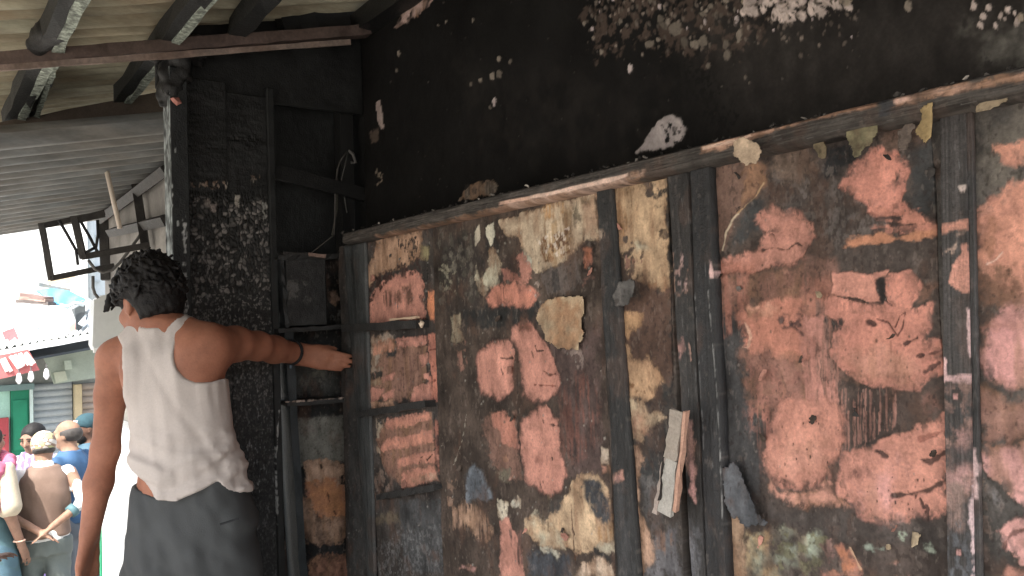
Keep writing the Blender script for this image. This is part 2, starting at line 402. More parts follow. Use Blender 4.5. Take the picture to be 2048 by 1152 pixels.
# ------------------------------------------------------------------ upper plastered wall
def W(pts, X=XB): return [tuple(at_x(x, y, X)[1:]) for x, y in pts]
wall = thing('plastered_wall', (XU, 1.0, 0), 'soot blackened plaster wall above the burnt panelling, a few pale chips showing', 'wall')
ucols = [at_x(p, 300, XU)[1] for p in np.linspace(728, 2140, 620)]
us = Surf(sorted(ucols), np.linspace(1.74, 2.56, 300), (.0095, .009, .0085), .3, 5, 1)
def UW(p): return W(p, XU)
us.poly(UW([(1350, 40), (2100, -60), (2100, 400), (1600, 400), (1450, 200)]), (.036, .032, .029), .09, .03, 10, alpha=.75, var=.3)
us.poly(UW([(740, 80), (1000, 60), (1000, 440), (740, 450)]), (.010, .0095, .009), .05, .03, 12, alpha=.7)
us.poly(UW([(900, 120), (1300, 150), (1500, 260), (1200, 340), (950, 300)]), (.019, .017, .0155), .06, .04, 9, alpha=.7, mode='soft')
us.poly(UW([(1160, 30), (1300, -20), (1560, -20), (1530, 70), (1480, 120), (1380, 100), (1300, 90), (1190, 110)]), (.085, .062, .05), .01, .03, 40, h=.001, mode='blotch', alpha=.75)
us.poly(UW([(1940, 60), (2060, 10), (2100, 130), (1980, 120)]), (.20, .19, .165), .03, .02, 25, alpha=.6, mode='soft')
us.poly(UW([(1270, 306), (1295, 275), (1318, 240), (1345, 226), (1362, 238), (1372, 262), (1366, 285), (1330, 297)]), (.40, .35, .29), .0015, .004, 70, h=.002, edge=((.03, .028, .025), .003, .3))
us.poly(UW([(1325, 250), (1365, 245), (1368, 280), (1335, 292)]), SOOT, .002, .006, 90, mode='speckle')
us.poly(UW([(918, 402), (928, 380), (945, 366), (985, 360), (996, 372), (990, 388)]), (.26, .22, .18), .002, .005, 70, h=.002)
us.poly(UW([(930, 370), (990, 360), (990, 390), (930, 395)]), (.06, .05, .045), .002, .004, mode='streak', alpha=.8)
us.poly(UW([(752, 205), (760, 200), (766, 235), (769, 256), (763, 258), (755, 240)]), (.34, .27, .21), .0015, .003, h=.002)
us.poly(UW([(752, 335), (766, 345), (765, 362), (752, 370)]), (.22, .18, .14), .002, .006, mode='blotch')
us.poly(UW([(740, 265), (756, 255), (756, 280), (742, 290)]), (.10, .075, .06), .004, .004)
us.poly(UW([(788, 55), (806, 22), (835, -8), (880, -10), (838, 28), (795, 60)]), (.50, .36, .27), .002, .008, 60, h=.002, mode='soft')
us.poly(UW([(800, 20), (835, 10), (830, 30), (800, 50)]), (.62, .46, .36), .002, .006, mode='blotch')
rs = np.random.RandomState(11)
chips = [(797, 108, 3, 6), (793, 140, 2, 4), (891, 43, 2, 3), (984, 152, 5, 9), (998, 148, 5, 9), (960, 160, 4, 4), (988, 205, 4, 10), (980, 215, 3, 4), (998, 118, 4, 7), (1021, 122, 3, 5), (941, 168, 2, 4), (1170, 48, 2, 5), (1192, 38, 2, 6), (1239, 22, 2, 8), (1241, 42, 4, 6), (1203, 103, 5, 6), (1302, 2, 5, 6), (1321, 14, 3, 5), (1322, 40, 7, 10), (1338, 43, 3, 8), (1260, 136, 5, 9), (1317, 79, 5, 5), (1300, 88, 11, 8), (1331, 53, 8, 9), (1424, 13, 6, 7), (1434, 6, 4, 5), (1435, 30, 4, 8), (1408, 29, 6, 5), (1411, 45, 3, 7), (1455, 2, 7, 5), (1474, 42, 5, 9), (1453, 90, 5, 9), (1456, 112, 8, 11), (1371, 85, 8, 13), (1390, 88, 9, 9), (1408, 82, 9, 11), (1480, 72, 6, 14), (1352, 58, 14, 14), (1418, 132, 5, 6), (1415, 22, 3, 4), (1818, 14, 9, 13), (1492, 155, 3, 5), (1500, 165, 3, 4), (1330, 20, 3, 4), (1470, 20, 3, 6), (876, 50, 2, 3), (945, 40, 2, 4)]
for (x, y, a, b) in chips:
    b_ = rs.choice([.12, .2, .36]) if a < 6 else rs.choice([.10, .14, .2])
    us.poly(UW([(x + a * math.cos(t), y + b * math.sin(t)) for t in np.linspace(0, 6.28, 9)[:-1]]), (b_ * 1.05, b_ * .9, b_ * .74), .0012, .003, 90, h=.002, var=.1)
for (x0, y0, x1, y1, n) in ((1490, 0, 1545, 26, 34), (1548, -10, 1610, 44, 52), (1622, -5, 1650, 30, 22), (1655, 0, 1712, 14, 18), (1940, 10, 2048, 60, 12)):
    for i in range(n):
        x = rs.uniform(x0, x1); y = rs.uniform(y0, y1); a = rs.uniform(3, 9)
        us.poly(UW([(x + a * math.cos(t), y + a * 1.2 * math.sin(t)) for t in np.linspace(0, 6.28, 8)[:-1]]), np.array((.47, .39, .30)) * rs.uniform(.6, 1.1), .0012, .003, 90, h=.0015, var=.15)
for i in range(230):
    x = rs.uniform(1165, 1720); y = rs.uniform(-10, 120) * rs.rand() ** .5; a = rs.uniform(.8, 3.4)
    b_ = rs.choice([.08, .12, .2, .4], p=[.45, .3, .17, .08])
    us.poly(UW([(x + a * math.cos(t), y + a * 1.7 * math.sin(t)) for t in np.linspace(0, 6.28, 7)[:-1]]), (b_, b_ * .83, b_ * .7), .001, .0015, 90, h=.001, var=.1)
for i in range(160):
    x = rs.uniform(750, 2040); y = rs.uniform(0, 440); a = rs.uniform(.5, 1.6); b_ = rs.choice([.03, .05, .10], p=[.55, .35, .1])
    us.poly(UW([(x + a * math.cos(t), y + a * 1.6 * math.sin(t)) for t in np.linspace(0, 6.28, 6)[:-1]]), (b_, b_ * .9, b_ * .8), .001, .0008, 90, h=.001, var=.1)
for (x0, x1) in ((1200, 1280), (1500, 1800)):   # bright chips along the top of the ledge
    for i in range(26):
        x = rs.uniform(x0, x1); y = 630 - .2336 * x - 1.5 - rs.uniform(0, 16) * rs.rand(); a = rs.uniform(1, 3)
        us.poly(UW([(x + a * 1.6 * math.cos(t), y + a * math.sin(t)) for t in np.linspace(0, 6.28, 6)[:-1]]), np.array((.4, .38, .34)) * rs.uniform(.3, 1), .001, .001, 90, h=.002)
us.build('plaster_face', lambda U, V, H: np.stack([XU - H - .006 * (fbm(U, V, 3, 3, 4) - .5), U, V], -1), M_plaster, wall, .02)
MB().box((XU + .021, -2.5, 0), (XU + .2, 2.9, 2.62), SOOT).box((XB + .03, -2.5, 0), (XU + .02, -.8, 2.55), SOOT).build('masonry', M_plaster, wall)

# ------------------------------------------------------------------ lower panelling: boards, battens, ledge
pan = thing('wall_panelling', (XB, 1.2, 0), 'fire damaged wooden panelling with pink plaster patches, battens and a ledge along its top', 'wall panelling')
def cols(p0, p1, n, X=XB): return sorted(at_x(p, 760, X)[1] for p in np.linspace(p0, p1, n))
def rows(z0, z1, n): return np.linspace(z0, z1, n)
ZL = 1.762
def bfn(X): return lambda U, V, H: np.stack([X - H, U, V], -1)
def board(u, base, seed, z0=.50, nv=560, z1=ZL, bvar=.4, bf=14): return Surf(u, np.concatenate([[0.02], np.linspace(z0, z1, nv)]), base, bvar, bf, seed)

# board at the far left, behind the man's hand
A = board(cols(684, 874, 150), (.052, .045, .041), 2)
w_ = lambda p: W(p, XB)
A.poly(w_([(855, 470), (895, 470), (905, 640), (880, 640)]), (.05, .042, .035), .01, .01)
A.poly(w_([(687, 470), (735, 470), (745, 1152), (700, 1152)]), (.05, .053, .053), .01, .006, alpha=.6)
A.poly(w_([(750, 472), (795, 470), (845, 460), (842, 490), (840, 515), (815, 530), (780, 545), (748, 556), (737, 580), (734, 610), (733, 640), (722, 647), (708, 650), (724, 630), (727, 600), (719, 580), (714, 562), (722, 545), (735, 532), (747, 510), (752, 490)]), TAN, .003, .006, 60, h=.001, edge=((.06, .05, .04), .004, .25))
A.poly(w_([(738, 600), (748, 578), (775, 560), (800, 548), (828, 540), (843, 550), (846, 590), (850, 635), (845, 638), (782, 645), (738, 648)]), PINK, .003, .006, 60, h=-.001)
A.poly(w_([(722, 600), (724, 570), (740, 562), (760, 545), (800, 527), (838, 517), (843, 545), (812, 553), (775, 565), (750, 588), (738, 640), (730, 640)]), (.045, .025, .022), .003, .006, 80, mode='blotch', alpha=.95)
A.poly(w_([(795, 575), (832, 563), (836, 602), (790, 612)]), (.19, .10, .075), .005, .006, mode='soft')
A.poly(w_([(765, 585), (800, 575), (795, 615), (765, 610)]), (.22, .11, .085), .005, .006, mode='streak')
A.poly(w_([(835, 590), (850, 590), (850, 605), (838, 605)]), (.06, .04, .035), .004, .004)
A.poly(w_([(795, 478), (838, 474), (840, 525), (800, 530)]), (.04, .03, .025), .002, .006, 90, mode='speckle', stretch=(1, .5))
A.poly(w_([(840, 490), (857, 495), (856, 520), (842, 518)]), OLIVE, .004, .006)
A.poly(w_([(855, 585), (880, 575), (887, 605), (882, 640), (860, 638)]), ORANGE, .006, .006, h=-.001)
A.poly(w_([(742, 672), (775, 664), (790, 668), (787, 700), (770, 715), (775, 730), (745, 745)]), (.40, .33, .23), .003, .009, 60, h=.001)
A.poly(w_([(770, 690), (855, 690), (850, 760), (828, 800), (770, 802), (738, 800), (742, 760), (750, 740)]), (.27, .155, .118), .005, .008, mode=None)
A.poly(w_([(775, 700), (795, 700), (792, 715), (775, 715)]), CHAR, .004, .006)
A.poly(w_([(745, 688), (785, 674), (792, 680), (790, 700), (748, 712)]), (.55, .26, .18), .003, .005)
A.poly(w_([(795, 680), (853, 674), (854, 686), (798, 696)]), PINK, .002, .003, h=.001)
A.poly(w_([(800, 695), (852, 690), (845, 740), (815, 790), (795, 780)]), (.21, .12, .095), .004, .006, mode='streak')
for p in ([(838, 712), (857, 705), (860, 722), (843, 732)], [(846, 748), (857, 745), (858, 758), (848, 757)], [(764, 758), (790, 747), (786, 756), (765, 764)], [(742, 778), (770, 779), (758, 797), (740, 800)], [(768, 792), (789, 781), (787, 790), (770, 799)], [(828, 775), (862, 769), (862, 800), (822, 802)]):
    A.poly(w_(p), PINK, .002, .003, 80, h=.0012)
A.poly(w_([(732, 806), (785, 799), (788, 812), (728, 822)]), (.55, .33, .2), .002, .004, h=.001)
for y, l in ((740, (.33, .27, .19)), (752, (.05, .045, .04)), (765, (.3, .24, .17))): A.poly(w_([(742, y - 5), (768, y - 8), (764, y + 5), (742, y + 6)]), l, .003, .006, 70)
A.poly(w_([(858, 672), (890, 668), (900, 690), (905, 720), (908, 750), (904, 775), (898, 796), (865, 802), (860, 760), (857, 715)]), (.44, .17, .12), .004, .005, h=-.001)
for l in ([(858, 700), (890, 695)], [(860, 735), (880, 722), (892, 718)], [(865, 762), (903, 757)]): A.line(w_(l), (.16, .05, .035), .0035, .003)
A.poly(w_([(760, 850), (862, 828), (868, 870), (878, 960), (810, 976), (770, 945), (752, 880)]), (.26, .145, .108), .004, .006)
for p in ([(776, 840), (858, 826), (862, 836), (785, 857), (772, 850)], [(766, 888), (780, 878), (812, 876), (866, 861), (868, 882), (790, 898), (764, 900)], [(796, 922), (835, 910), (872, 904), (875, 924), (840, 922), (796, 934)], [(805, 946), (872, 934), (875, 954), (818, 972), (806, 970)]):
    A.poly(w_(p), (.54, .235, .165), .003, .004, 70, h=.0012, stretch=(1, 2))
A.poly(w_([(815, 955), (875, 945), (875, 956), (818, 972)]), (.56, .36, .23), .003, .004, mode='soft')
A.line(w_([(838, 928), (842, 915), (850, 912), (857, 920), (868, 908)]), (.05, .025, .02), .003, .003)
A.poly(w_([(752, 836), (766, 840), (762, 900), (760, 925), (752, 900)]), (.46, .38, .25), .003, .006, mode='blotch')
A.poly(w_([(745, 965), (765, 930), (790, 960), (780, 985), (750, 990)]), (.22, .16, .13), .006, .01, mode='blotch')
A.poly(w_([(868, 840), (900, 835), (915, 870), (905, 910), (890, 945), (884, 962), (872, 905)]), (.26, .11, .08), .006, .009)
A.poly(w_([(876, 870), (905, 868), (905, 912), (880, 912)]), (.09, .055, .047), .006, .006)
A.poly(w_([(878, 910), (898, 918), (893, 945), (888, 960)]), (.48, .22, .16), .004, .005)
A.poly(w_([(735, 1036), (800, 1018), (802, 1045), (740, 1052)]), (.13, .105, .075), .008, .01)
A.poly(w_([(800, 1000), (884, 1000), (890, 1145), (806, 1145)]), (.062, .064, .066), .003, .004, alpha=.8)
A.poly(w_([(800, 1060), (890, 1050), (890, 1152), (740, 1152), (745, 1090)]), (.22, .22, .22), .002, .004, 90, mode='speckle', alpha=.35)
A.line(w_([(857, 480), (853, 560), (851, 640), (856, 720), (866, 800), (872, 900), (886, 1000), (892, 1152)]), (.012, .011, .01), .0045, .002, -.006)
for i in range(120):
    x = rs.uniform(690, 870); y = rs.uniform(480, 1150); a = rs.uniform(.6, 1.8)
    A.poly(w_([(x + a * math.cos(t), y + a * 1.6 * math.sin(t)) for t in np.linspace(0, 6.28, 6)[:-1]]), (.2, .19, .175), .001, .001, 90, h=.001, alpha=.7)
A.build('board', bfn(XB), M_paint, pan, .02)

B = board(cols(874.5, 1214, 300), (.062, .046, .037), 3)
B.poly(w_([(870, 480), (1000, 440), (1010, 620), (900, 640)]), (.035, .03, .027), .02, .012, mode='soft')
B.poly(w_([(1090, 690), (1200, 650), (1215, 960), (1140, 950), (1120, 800)]), (.085, .058, .052), .02, .012)
B.poly(w_([(1110, 790), (1165, 740), (1195, 780), (1195, 880), (1140, 930), (1120, 860)]), (.17, .075, .058), .02, .014, mode='streak', alpha=.7)
B.poly(w_([(925, 620), (1075, 600), (1080, 650), (930, 660)]), (.026, .026, .025), .008, .008)
for p in ([(872, 545), (890, 535), (905, 560), (915, 590), (895, 575)], [(878, 530), (908, 525), (915, 545), (890, 548)], [(880, 570), (900, 575), (890, 592)]): B.poly(w_(p), (.24, .22, .165), .002, .009, 80, mode='blotch', h=.001)
for i in range(60):
    x = rs.uniform(878, 960); y = rs.uniform(455, 600); a = rs.uniform(2, 7)
    B.poly(w_([(x + a * math.cos(t), y + a * 1.5 * math.sin(t)) for t in np.linspace(0, 6.28, 7)[:-1]]), rs.choice([.05, .08, .13]) * np.array((1.05, .95, .78)), .003, .006, 80, alpha=.8)
B.poly(w_([(903, 632), (925, 622), (922, 660), (932, 680), (915, 690), (905, 680)]), (.27, .25, .185), .003, .007, h=.001)
B.poly(w_([(912, 690), (930, 685), (935, 735), (918, 740)]), (.24, .13, .1), .004, .009, mode='blotch')
B.poly(w_([(972, 455), (990, 445), (993, 470), (984, 492), (976, 475)]), PALE, .0015, .004, 70, h=.0015)
B.poly(w_([(980, 490), (993, 500), (1003, 530), (1000, 568), (985, 582), (965, 576), (948, 563), (952, 525), (962, 555), (975, 530)]), (.50, .47, .36), .002, .006, 70, h=.0015)
B.poly(w_([(950, 465), (958, 448), (962, 475), (952, 490)]), (.42, .38, .30), .0015, .004)
B.poly(w_([(948, 560), (985, 575), (972, 590), (966, 600), (955, 580)]), (.42, .38, .3), .002, .006)
B.poly(w_([(1000, 440), (1050, 425), (1130, 402), (1188, 384), (1193, 440), (1193, 478), (1165, 488), (1132, 520), (1110, 532), (1090, 545), (1072, 545), (1062, 520), (1042, 497), (1034, 475), (1012, 468), (1002, 455)]), (.50, .40, .25), .002, .005, 60, h=.0018, var=.3, vf=22)
B.poly(w_([(1085, 440), (1145, 425), (1148, 500), (1110, 530), (1082, 522)]), (.30, .19, .09), .012, .012, mode='streak', alpha=.7)
B.poly(w_([(1082, 470), (1142, 455), (1140, 505), (1110, 528), (1084, 522)]), (.17, .09, .045), .002, .006, 110, mode='speckle', alpha=.95)
B.poly(w_([(1075, 480), (1140, 455), (1138, 500), (1100, 520)]), (.62, .55, .42), .001, .004, 130, mode='speckle', alpha=.6)
B.poly(w_([(1085, 415), (1130, 402), (1130, 430), (1090, 440)]), OCH, .008, .01, mode='streak')
B.poly(w_([(1145, 410), (1158, 408), (1163, 440), (1152, 452), (1144, 430)]), (.22, .18, .13), .006, .006)
B.poly(w_([(1160, 398), (1180, 392), (1180, 410), (1165, 420)]), (.2, .15, .1), .006, .006)
B.poly(w_([(1168, 395), (1193, 385), (1193, 475), (1170, 470)]), (.38, .25, .15), .008, .01, alpha=.7)
B.poly(w_([(1045, 495), (1065, 520), (1062, 545), (1045, 540)]), (.48, .47, .38), .004, .006)
B.poly(w_([(1032, 515), (1045, 505), (1060, 528), (1062, 555), (1052, 562), (1040, 560), (1035, 535)]), PINK, .003, .005)
B.poly(w_([(1005, 540), (1025, 538), (1042, 558), (1030, 566), (1008, 560)]), PINKD, .003, .006)
B.poly(w_([(1005, 515), (1035, 510), (1042, 555), (1020, 545)]), (.05, .035, .03), .004, .006)
B.poly(w_([(975, 598), (985, 580), (1005, 570), (1035, 564), (1065, 580), (1074, 590), (1062, 605), (1045, 614), (1010, 606), (978, 615)]), (.50, .20, .14), .005, .006, h=-.001)
B.line(w_([(1005, 572), (1007, 606)]), (.05, .025, .02), .003, .001)
B.poly(w_([(1035, 575), (1050, 570), (1050, 600), (1040, 600)]), PINKD, .004, .004)
B.poly(w_([(1068, 560), (1080, 560), (1080, 585), (1070, 590)]), (.4, .36, .29), .002, .005, mode='blotch')
B.poly(w_([(1080, 545), (1150, 520), (1162, 560), (1150, 582), (1092, 592)]), (.115, .095, .085), .005, .009)
B.poly(w_([(1100, 540), (1115, 540), (1120, 580), (1105, 588)]), (.045, .04, .038), .004, .006)
B.poly(w_([(1160, 490), (1186, 488), (1190, 538), (1163, 545)]), (.03, .022, .018), .004, .006)
B.poly(w_([(1168, 497), (1184, 495), (1184, 530), (1170, 535)]), (.26, .10, .055), .004, .005)
B.poly(w_([(1165, 548), (1192, 545), (1192, 570), (1168, 568)]), (.17, .09, .075), .005, .008, mode='blotch')
B.poly(w_([(1122, 695), (1162, 698), (1165, 715), (1163, 742), (1150, 735), (1130, 718)]), (.22, .17, .15), .003, .007, mode='blotch')
B.poly(w_([(960, 700), (980, 687), (1015, 682), (1027, 695), (1029, 720), (1029, 770), (1020, 786), (995, 796), (962, 786), (957, 760), (954, 720)]), PINK, .004, .004, 50, h=-.0015, edge=((.05, .03, .025), .006, .55))
B.poly(w_([(1028, 655), (1045, 645), (1062, 645), (1078, 668), (1092, 692), (1107, 727), (1117, 757), (1115, 780), (1100, 797), (1065, 802), (1048, 790), (1046, 745), (1040, 700), (1025, 672)]), PINK, .004, .005, 50, h=-.0015, edge=((.05, .03, .025), .006, .5))
B.poly(w_([(1038, 650), (1062, 647), (1062, 660), (1040, 662)]), PINKD, .004, .005)
B.line(w_([(1069, 692), (1072, 702), (1085, 701)]), (.05, .025, .02), .004, .002); B.line(w_([(1063, 703), (1066, 715)]), (.05, .025, .02), .004, .002)
B.line(w_([(1085, 742), (1098, 750), (1110, 748)]), (.10, .04, .03), .003, .002); B.line(w_([(1068, 770), (1112, 772)]), (.22, .08, .06), .003, .002)
B.line(w_([(1000, 716), (1012, 718), (1026, 716)]), (.05, .025, .02), .005, .003); B.line(w_([(1002, 738), (1005, 748)]), (.05, .025, .02), .005, .002)
B.line(w_([(1027, 690), (1036, 712), (1036, 790)]), (.03, .02, .017), .007, .003)
B.poly(w_([(965, 830), (1032, 830), (1036, 890), (1040, 955), (1010, 962), (985, 930), (972, 880)]), (.20, .115, .088), .01, .012)
B.poly(w_([(985, 832), (1012, 828), (1030, 845), (1034, 880), (1032, 897), (1006, 882), (1000, 860), (985, 850)]), (.42, .175, .125), .004, .006)
B.poly(w_([(1000, 912), (1012, 908), (1017, 922), (1006, 925)]), (.48, .25, .18), .003, .004); B.poly(w_([(1014, 955), (1024, 950), (1022, 962), (1014, 964)]), (.5, .27, .2), .002, .003)
B.poly(w_([(985, 940), (1020, 935), (1015, 960), (1000, 965)]), (.17, .15, .11), .006, .008)
B.poly(w_([(1058, 830), (1080, 812), (1095, 812), (1107, 832), (1122, 838), (1115, 850), (1118, 862), (1122, 900), (1132, 925), (1136, 950), (1122, 978), (1100, 991), (1072, 976), (1052, 960), (1046, 930), (1040, 900), (1044, 850)]), PINK, .004, .005, 50, h=-.0015, edge=((.05, .03, .025), .006, .5))
B.poly(w_([(1044, 905), (1080, 915), (1128, 915), (1125, 925), (1075, 928), (1046, 925)]), (.3, .13, .1), .006, .006, mode='soft')
B.line(w_([(1034, 840), (1038, 900), (1044, 950)]), (.03, .02, .017), .006, .003); B.line(w_([(1100, 848), (1118, 852)]), (.06, .03, .025), .005, .003)
for x, y in ((1078, 965), (1084, 962), (1080, 972), (1087, 840), (1105, 915)): B.line(w_([(x, y), (x + 1, y + 5)]), (.03, .02, .018), .003, .001)
B.poly(w_([(905, 1012), (930, 1000), (960, 1010), (978, 1040), (985, 1062), (976, 1088), (962, 1080), (925, 1062), (900, 1055)]), (.36, .23, .14), .005, .009, mode='streak')
B.poly(w_([(915, 1020), (960, 1015), (975, 1060), (930, 1055)]), (.42, .27, .16), .008, .009, mode='soft')
B.poly(w_([(895, 965), (912, 960), (908, 1015), (897, 1020)]), (.26, .18, .14), .004, .008, mode='blotch')
B.poly(w_([(932, 950), (950, 925), (968, 945), (985, 995), (965, 1003), (935, 1000)]), GB, .006, .005, h=.002)
B.poly(w_([(923, 1125), (955, 1132), (950, 1146), (920, 1138)]), (.36, .2, .16), .003, .004)
B.line(w_([(932, 830), (925, 880), (908, 930)]), (.3, .27, .22), .002, .003, .001)
B.poly(w_([(1155, 952), (1178, 940), (1200, 944), (1216, 980), (1226, 1050), (1230, 1092), (1192, 1102), (1160, 1108), (1110, 1098), (1078, 1090), (1050, 1062), (1050, 1036), (1068, 1028), (1092, 1040), (1118, 1008), (1138, 985)]), (.50, .36, .2), .003, .006, 60, h=.0015, var=.3, vf=24)
B.poly(w_([(1050, 1035), (1072, 1028), (1100, 1040), (1135, 1070), (1130, 1098), (1085, 1095), (1055, 1065)]), (.52, .48, .36), .005, .009, mode='soft')
B.poly(w_([(1060, 1095), (1100, 1100), (1135, 1105), (1125, 1125), (1112, 1130), (1105, 1112)]), (.5, .49, .4), .002, .006, 70, h=.001, mode='blotch')
B.poly(w_([(1085, 1000), (1105, 990), (1100, 1065), (1085, 1060)]), (.09, .065, .04), .004, .005, mode='streak')
B.poly(w_([(1095, 1000), (1130, 990), (1118, 1025), (1100, 1028)]), (.055, .048, .043), .006, .006)
B.poly(w_([(1190, 1060), (1230, 1050), (1230, 1085), (1195, 1090)]), (.36, .22, .10), .006, .008, mode='streak')
B.poly(w_([(1190, 1088), (1230, 1082), (1230, 1108), (1192, 1104)]), (.5, .45, .34), .003, .006)
B.poly(w_([(1185, 1100), (1232, 1105), (1232, 1130), (1205, 1115)]), (.03, .028, .026), .003, .006)
B.poly(w_([(1170, 960), (1190, 955), (1205, 970), (1218, 1010), (1220, 1040), (1205, 1046), (1185, 1020), (1172, 990)]), (.055, .056, .06), .007, .004, 40)
B.line(w_([(1143, 975), (1146, 1050), (1149, 1130)]), (.09, .045, .025), .0022, .0015); B.line(w_([(1146, 1055), (1148, 1068)]), (.06, .03, .02), .006, .001)
B.poly(w_([(1203, 893), (1219, 896), (1220, 930), (1203, 930)]), (.5, .41, .28), .002, .003, 70, h=.001)
B.poly(w_([(1203, 928), (1220, 928), (1224, 945), (1200, 950)]), (.38, .2, .13), .003, .003)
B.poly(w_([(1140, 1160), (1160, 1128), (1195, 1112), (1222, 1128), (1232, 1160)]), (.52, .40, .26), .003, .005, h=.001)
B.poly(w_([(994, 1000), (1016, 1004), (1014, 1045), (1004, 1050), (996, 1050)]), (.53, .48, .38), .002, .004, h=.001)
B.poly(w_([(998, 1045), (1015, 1040), (1030, 1070), (1045, 1110), (1048, 1160), (1003, 1160), (1000, 1100)]), (.44, .2, .15), .004, .005, mode=None)
B.poly(w_([(1015, 1060), (1045, 1060), (1050, 1130), (1030, 1120)]), (.16, .09, .075), .004, .006, mode='streak')
B.poly(w_([(1022, 1010), (1035, 995), (1041, 998), (1040, 1015), (1025, 1017)]), (.5, .48, .4), .002, .005, h=.001)
B.poly(w_([(1050, 1100), (1140, 1110), (1140, 1152), (1060, 1152)]), (.05, .053, .06), .008, .008)
for i in range(150):
    x = rs.uniform(880, 1210); y = rs.uniform(460, 1150); a = rs.uniform(.6, 2.2); b_ = rs.choice([.10, .2, .32])
    B.poly(w_([(x + a * math.cos(t), y + a * 1.6 * math.sin(t)) for t in np.linspace(0, 6.28, 6)[:-1]]), (b_, b_ * .92, b_ * .8), .001, .001, 90, h=.001, alpha=.7)
B.build('board', bfn(XB), M_paint, pan, .02)

Cc = board(cols(1214.5, 1352, 150), (.05, .042, .037), 4)
Cc.poly(w_([(1222, 378), (1280, 360), (1335, 345), (1338, 400), (1340, 500), (1343, 575), (1322, 582), (1285, 570), (1255, 545), (1240, 505), (1228, 440)]), (.47, .33, .18), .003, .006, 60, h=.001, var=.3)
Cc.poly(w_([(1225, 388), (1262, 372), (1272, 400), (1270, 470), (1240, 485)]), (.24, .14, .075), .012, .008, mode='streak')
Cc.poly(w_([(1280, 365), (1335, 345), (1335, 400), (1320, 410), (1295, 405)]), (.06, .05, .043), .003, .007, 60, mode='blotch')
Cc.poly(w_([(1270, 480), (1305, 485), (1310, 515), (1280, 520), (1268, 500)]), (.55, .50, .37), .006, .008, mode='soft')
Cc.poly(w_([(1232, 475), (1285, 475), (1290, 530), (1262, 555), (1240, 520)]), (.06, .048, .04), .003, .008, 60, mode='blotch')
Cc.poly(w_([(1250, 515), (1285, 505), (1290, 535), (1262, 550)]), (.4, .22, .17), .002, .006, 80, mode='speckle')
Cc.poly(w_([(1320, 420), (1340, 420), (1340, 500), (1322, 490)]), (.1, .07, .05), .004, .007, mode='blotch')
Cc.poly(w_([(1290, 560), (1340, 560), (1345, 600), (1300, 590)]), (.3, .17, .10), .008, .008, mode='streak')
Cc.poly(w_([(1238, 600), (1342, 575), (1345, 700), (1342, 765), (1250, 765), (1243, 680)]), (.095, .058, .044), .01, .008)
Cc.poly(w_([(1241, 625), (1270, 615), (1292, 622), (1290, 652), (1265, 664), (1258, 682), (1244, 662)]), (.44, .27, .13), .003, .006, 60, h=.001, stretch=(1, .6))
Cc.poly(w_([(1246, 690), (1258, 690), (1266, 720), (1290, 712), (1312, 716), (1326, 762), (1312, 790), (1290, 802), (1265, 796), (1250, 762)]), (.42, .27, .14), .004, .008, 60, h=.001, var=.35, stretch=(1, .6))
Cc.poly(w_([(1255, 760), (1300, 762), (1305, 785), (1262, 788)]), (.16, .085, .045), .006, .007, mode='blotch')
Cc.poly(w_([(1250, 790), (1290, 800), (1298, 832), (1320, 822), (1337, 834), (1300, 862), (1290, 882), (1262, 872), (1256, 822)]), (.44, .34, .2), .003, .006, h=.001, var=.3)
Cc.poly(w_([(1262, 820), (1310, 820), (1300, 875), (1268, 868)]), (.36, .2, .12), .007, .007, mode='soft')
Cc.poly(w_([(1292, 805), (1312, 795), (1345, 768), (1352, 812), (1332, 822), (1302, 817)]), (.026, .026, .025), .004, .005)
Cc.poly(w_([(1263, 892), (1281, 888), (1291, 922), (1278, 962), (1282, 1010), (1292, 1050), (1312, 1090), (1316, 1120), (1280, 1152), (1272, 1060)]), (.44, .28, .17), .004, .005, h=.001)
Cc.poly(w_([(1285, 870), (1315, 850), (1345, 848), (1330, 960), (1300, 1020), (1284, 985), (1280, 940), (1294, 905)]), (.04, .04, .04), .006, .005)
Cc.poly(w_([(1280, 960), (1320, 960), (1330, 1060), (1300, 1060)]), (.085, .08, .078), .008, .008)
Cc.poly(w_([(1300, 1060), (1360, 1050), (1370, 1160), (1290, 1160), (1315, 1110)]), (.13, .125, .13), .015, .01)
Cc.poly(w_([(1310, 1065), (1345, 1050), (1340, 1100), (1315, 1100)]), (.2, .13, .10), .01, .01, mode='streak')
Cc.line(w_([(1338, 345), (1342, 580), (1345, 760)]), (.012, .011, .01), .003, .001)
Cc.build('board', bfn(XB), M_paint, pan, .02)

D = board(cols(1372, 1888, 430), (.066, .051, .044), 5, .62, 620)
D.poly(w_([(1415, 560), (1470, 560), (1530, 940), (1480, 1150), (1430, 1150)]), (.06, .058, .058), .02, .01)
D.poly(w_([(1500, 330), (1880, 230), (1885, 560), (1620, 540), (1500, 420)]), (.065, .052, .046), .03, .02)
D.poly(w_([(1500, 350), (1760, 330), (1780, 470), (1640, 530), (1560, 420)]), (.15, .13, .12), .004, .008, mode='speckle', alpha=.5)
D.poly(w_([(1418, 342), (1450, 328), (1536, 322), (1536, 362), (1512, 400), (1488, 422), (1470, 440), (1452, 500), (1432, 508), (1423, 450)]), (.16, .10, .078), .004, .004, h=.002, var=.18)
D.poly(w_([(1490, 330), (1536, 325), (1535, 365), (1505, 400), (1482, 420), (1485, 380)]), (.27, .155, .10), .008, .006)
D.line(w_([(1448, 500), (1455, 465), (1470, 437), (1480, 428)]), (.55, .45, .33), .0035, .001, .002)
D.line(w_([(1480, 425), (1515, 392), (1530, 365)]), (.4, .27, .16), .0025, .002, .001)
D.poly(w_([(1460, 500), (1478, 445), (1510, 400), (1540, 390), (1530, 430), (1500, 470)]), (.05, .05, .05), .006, .005)
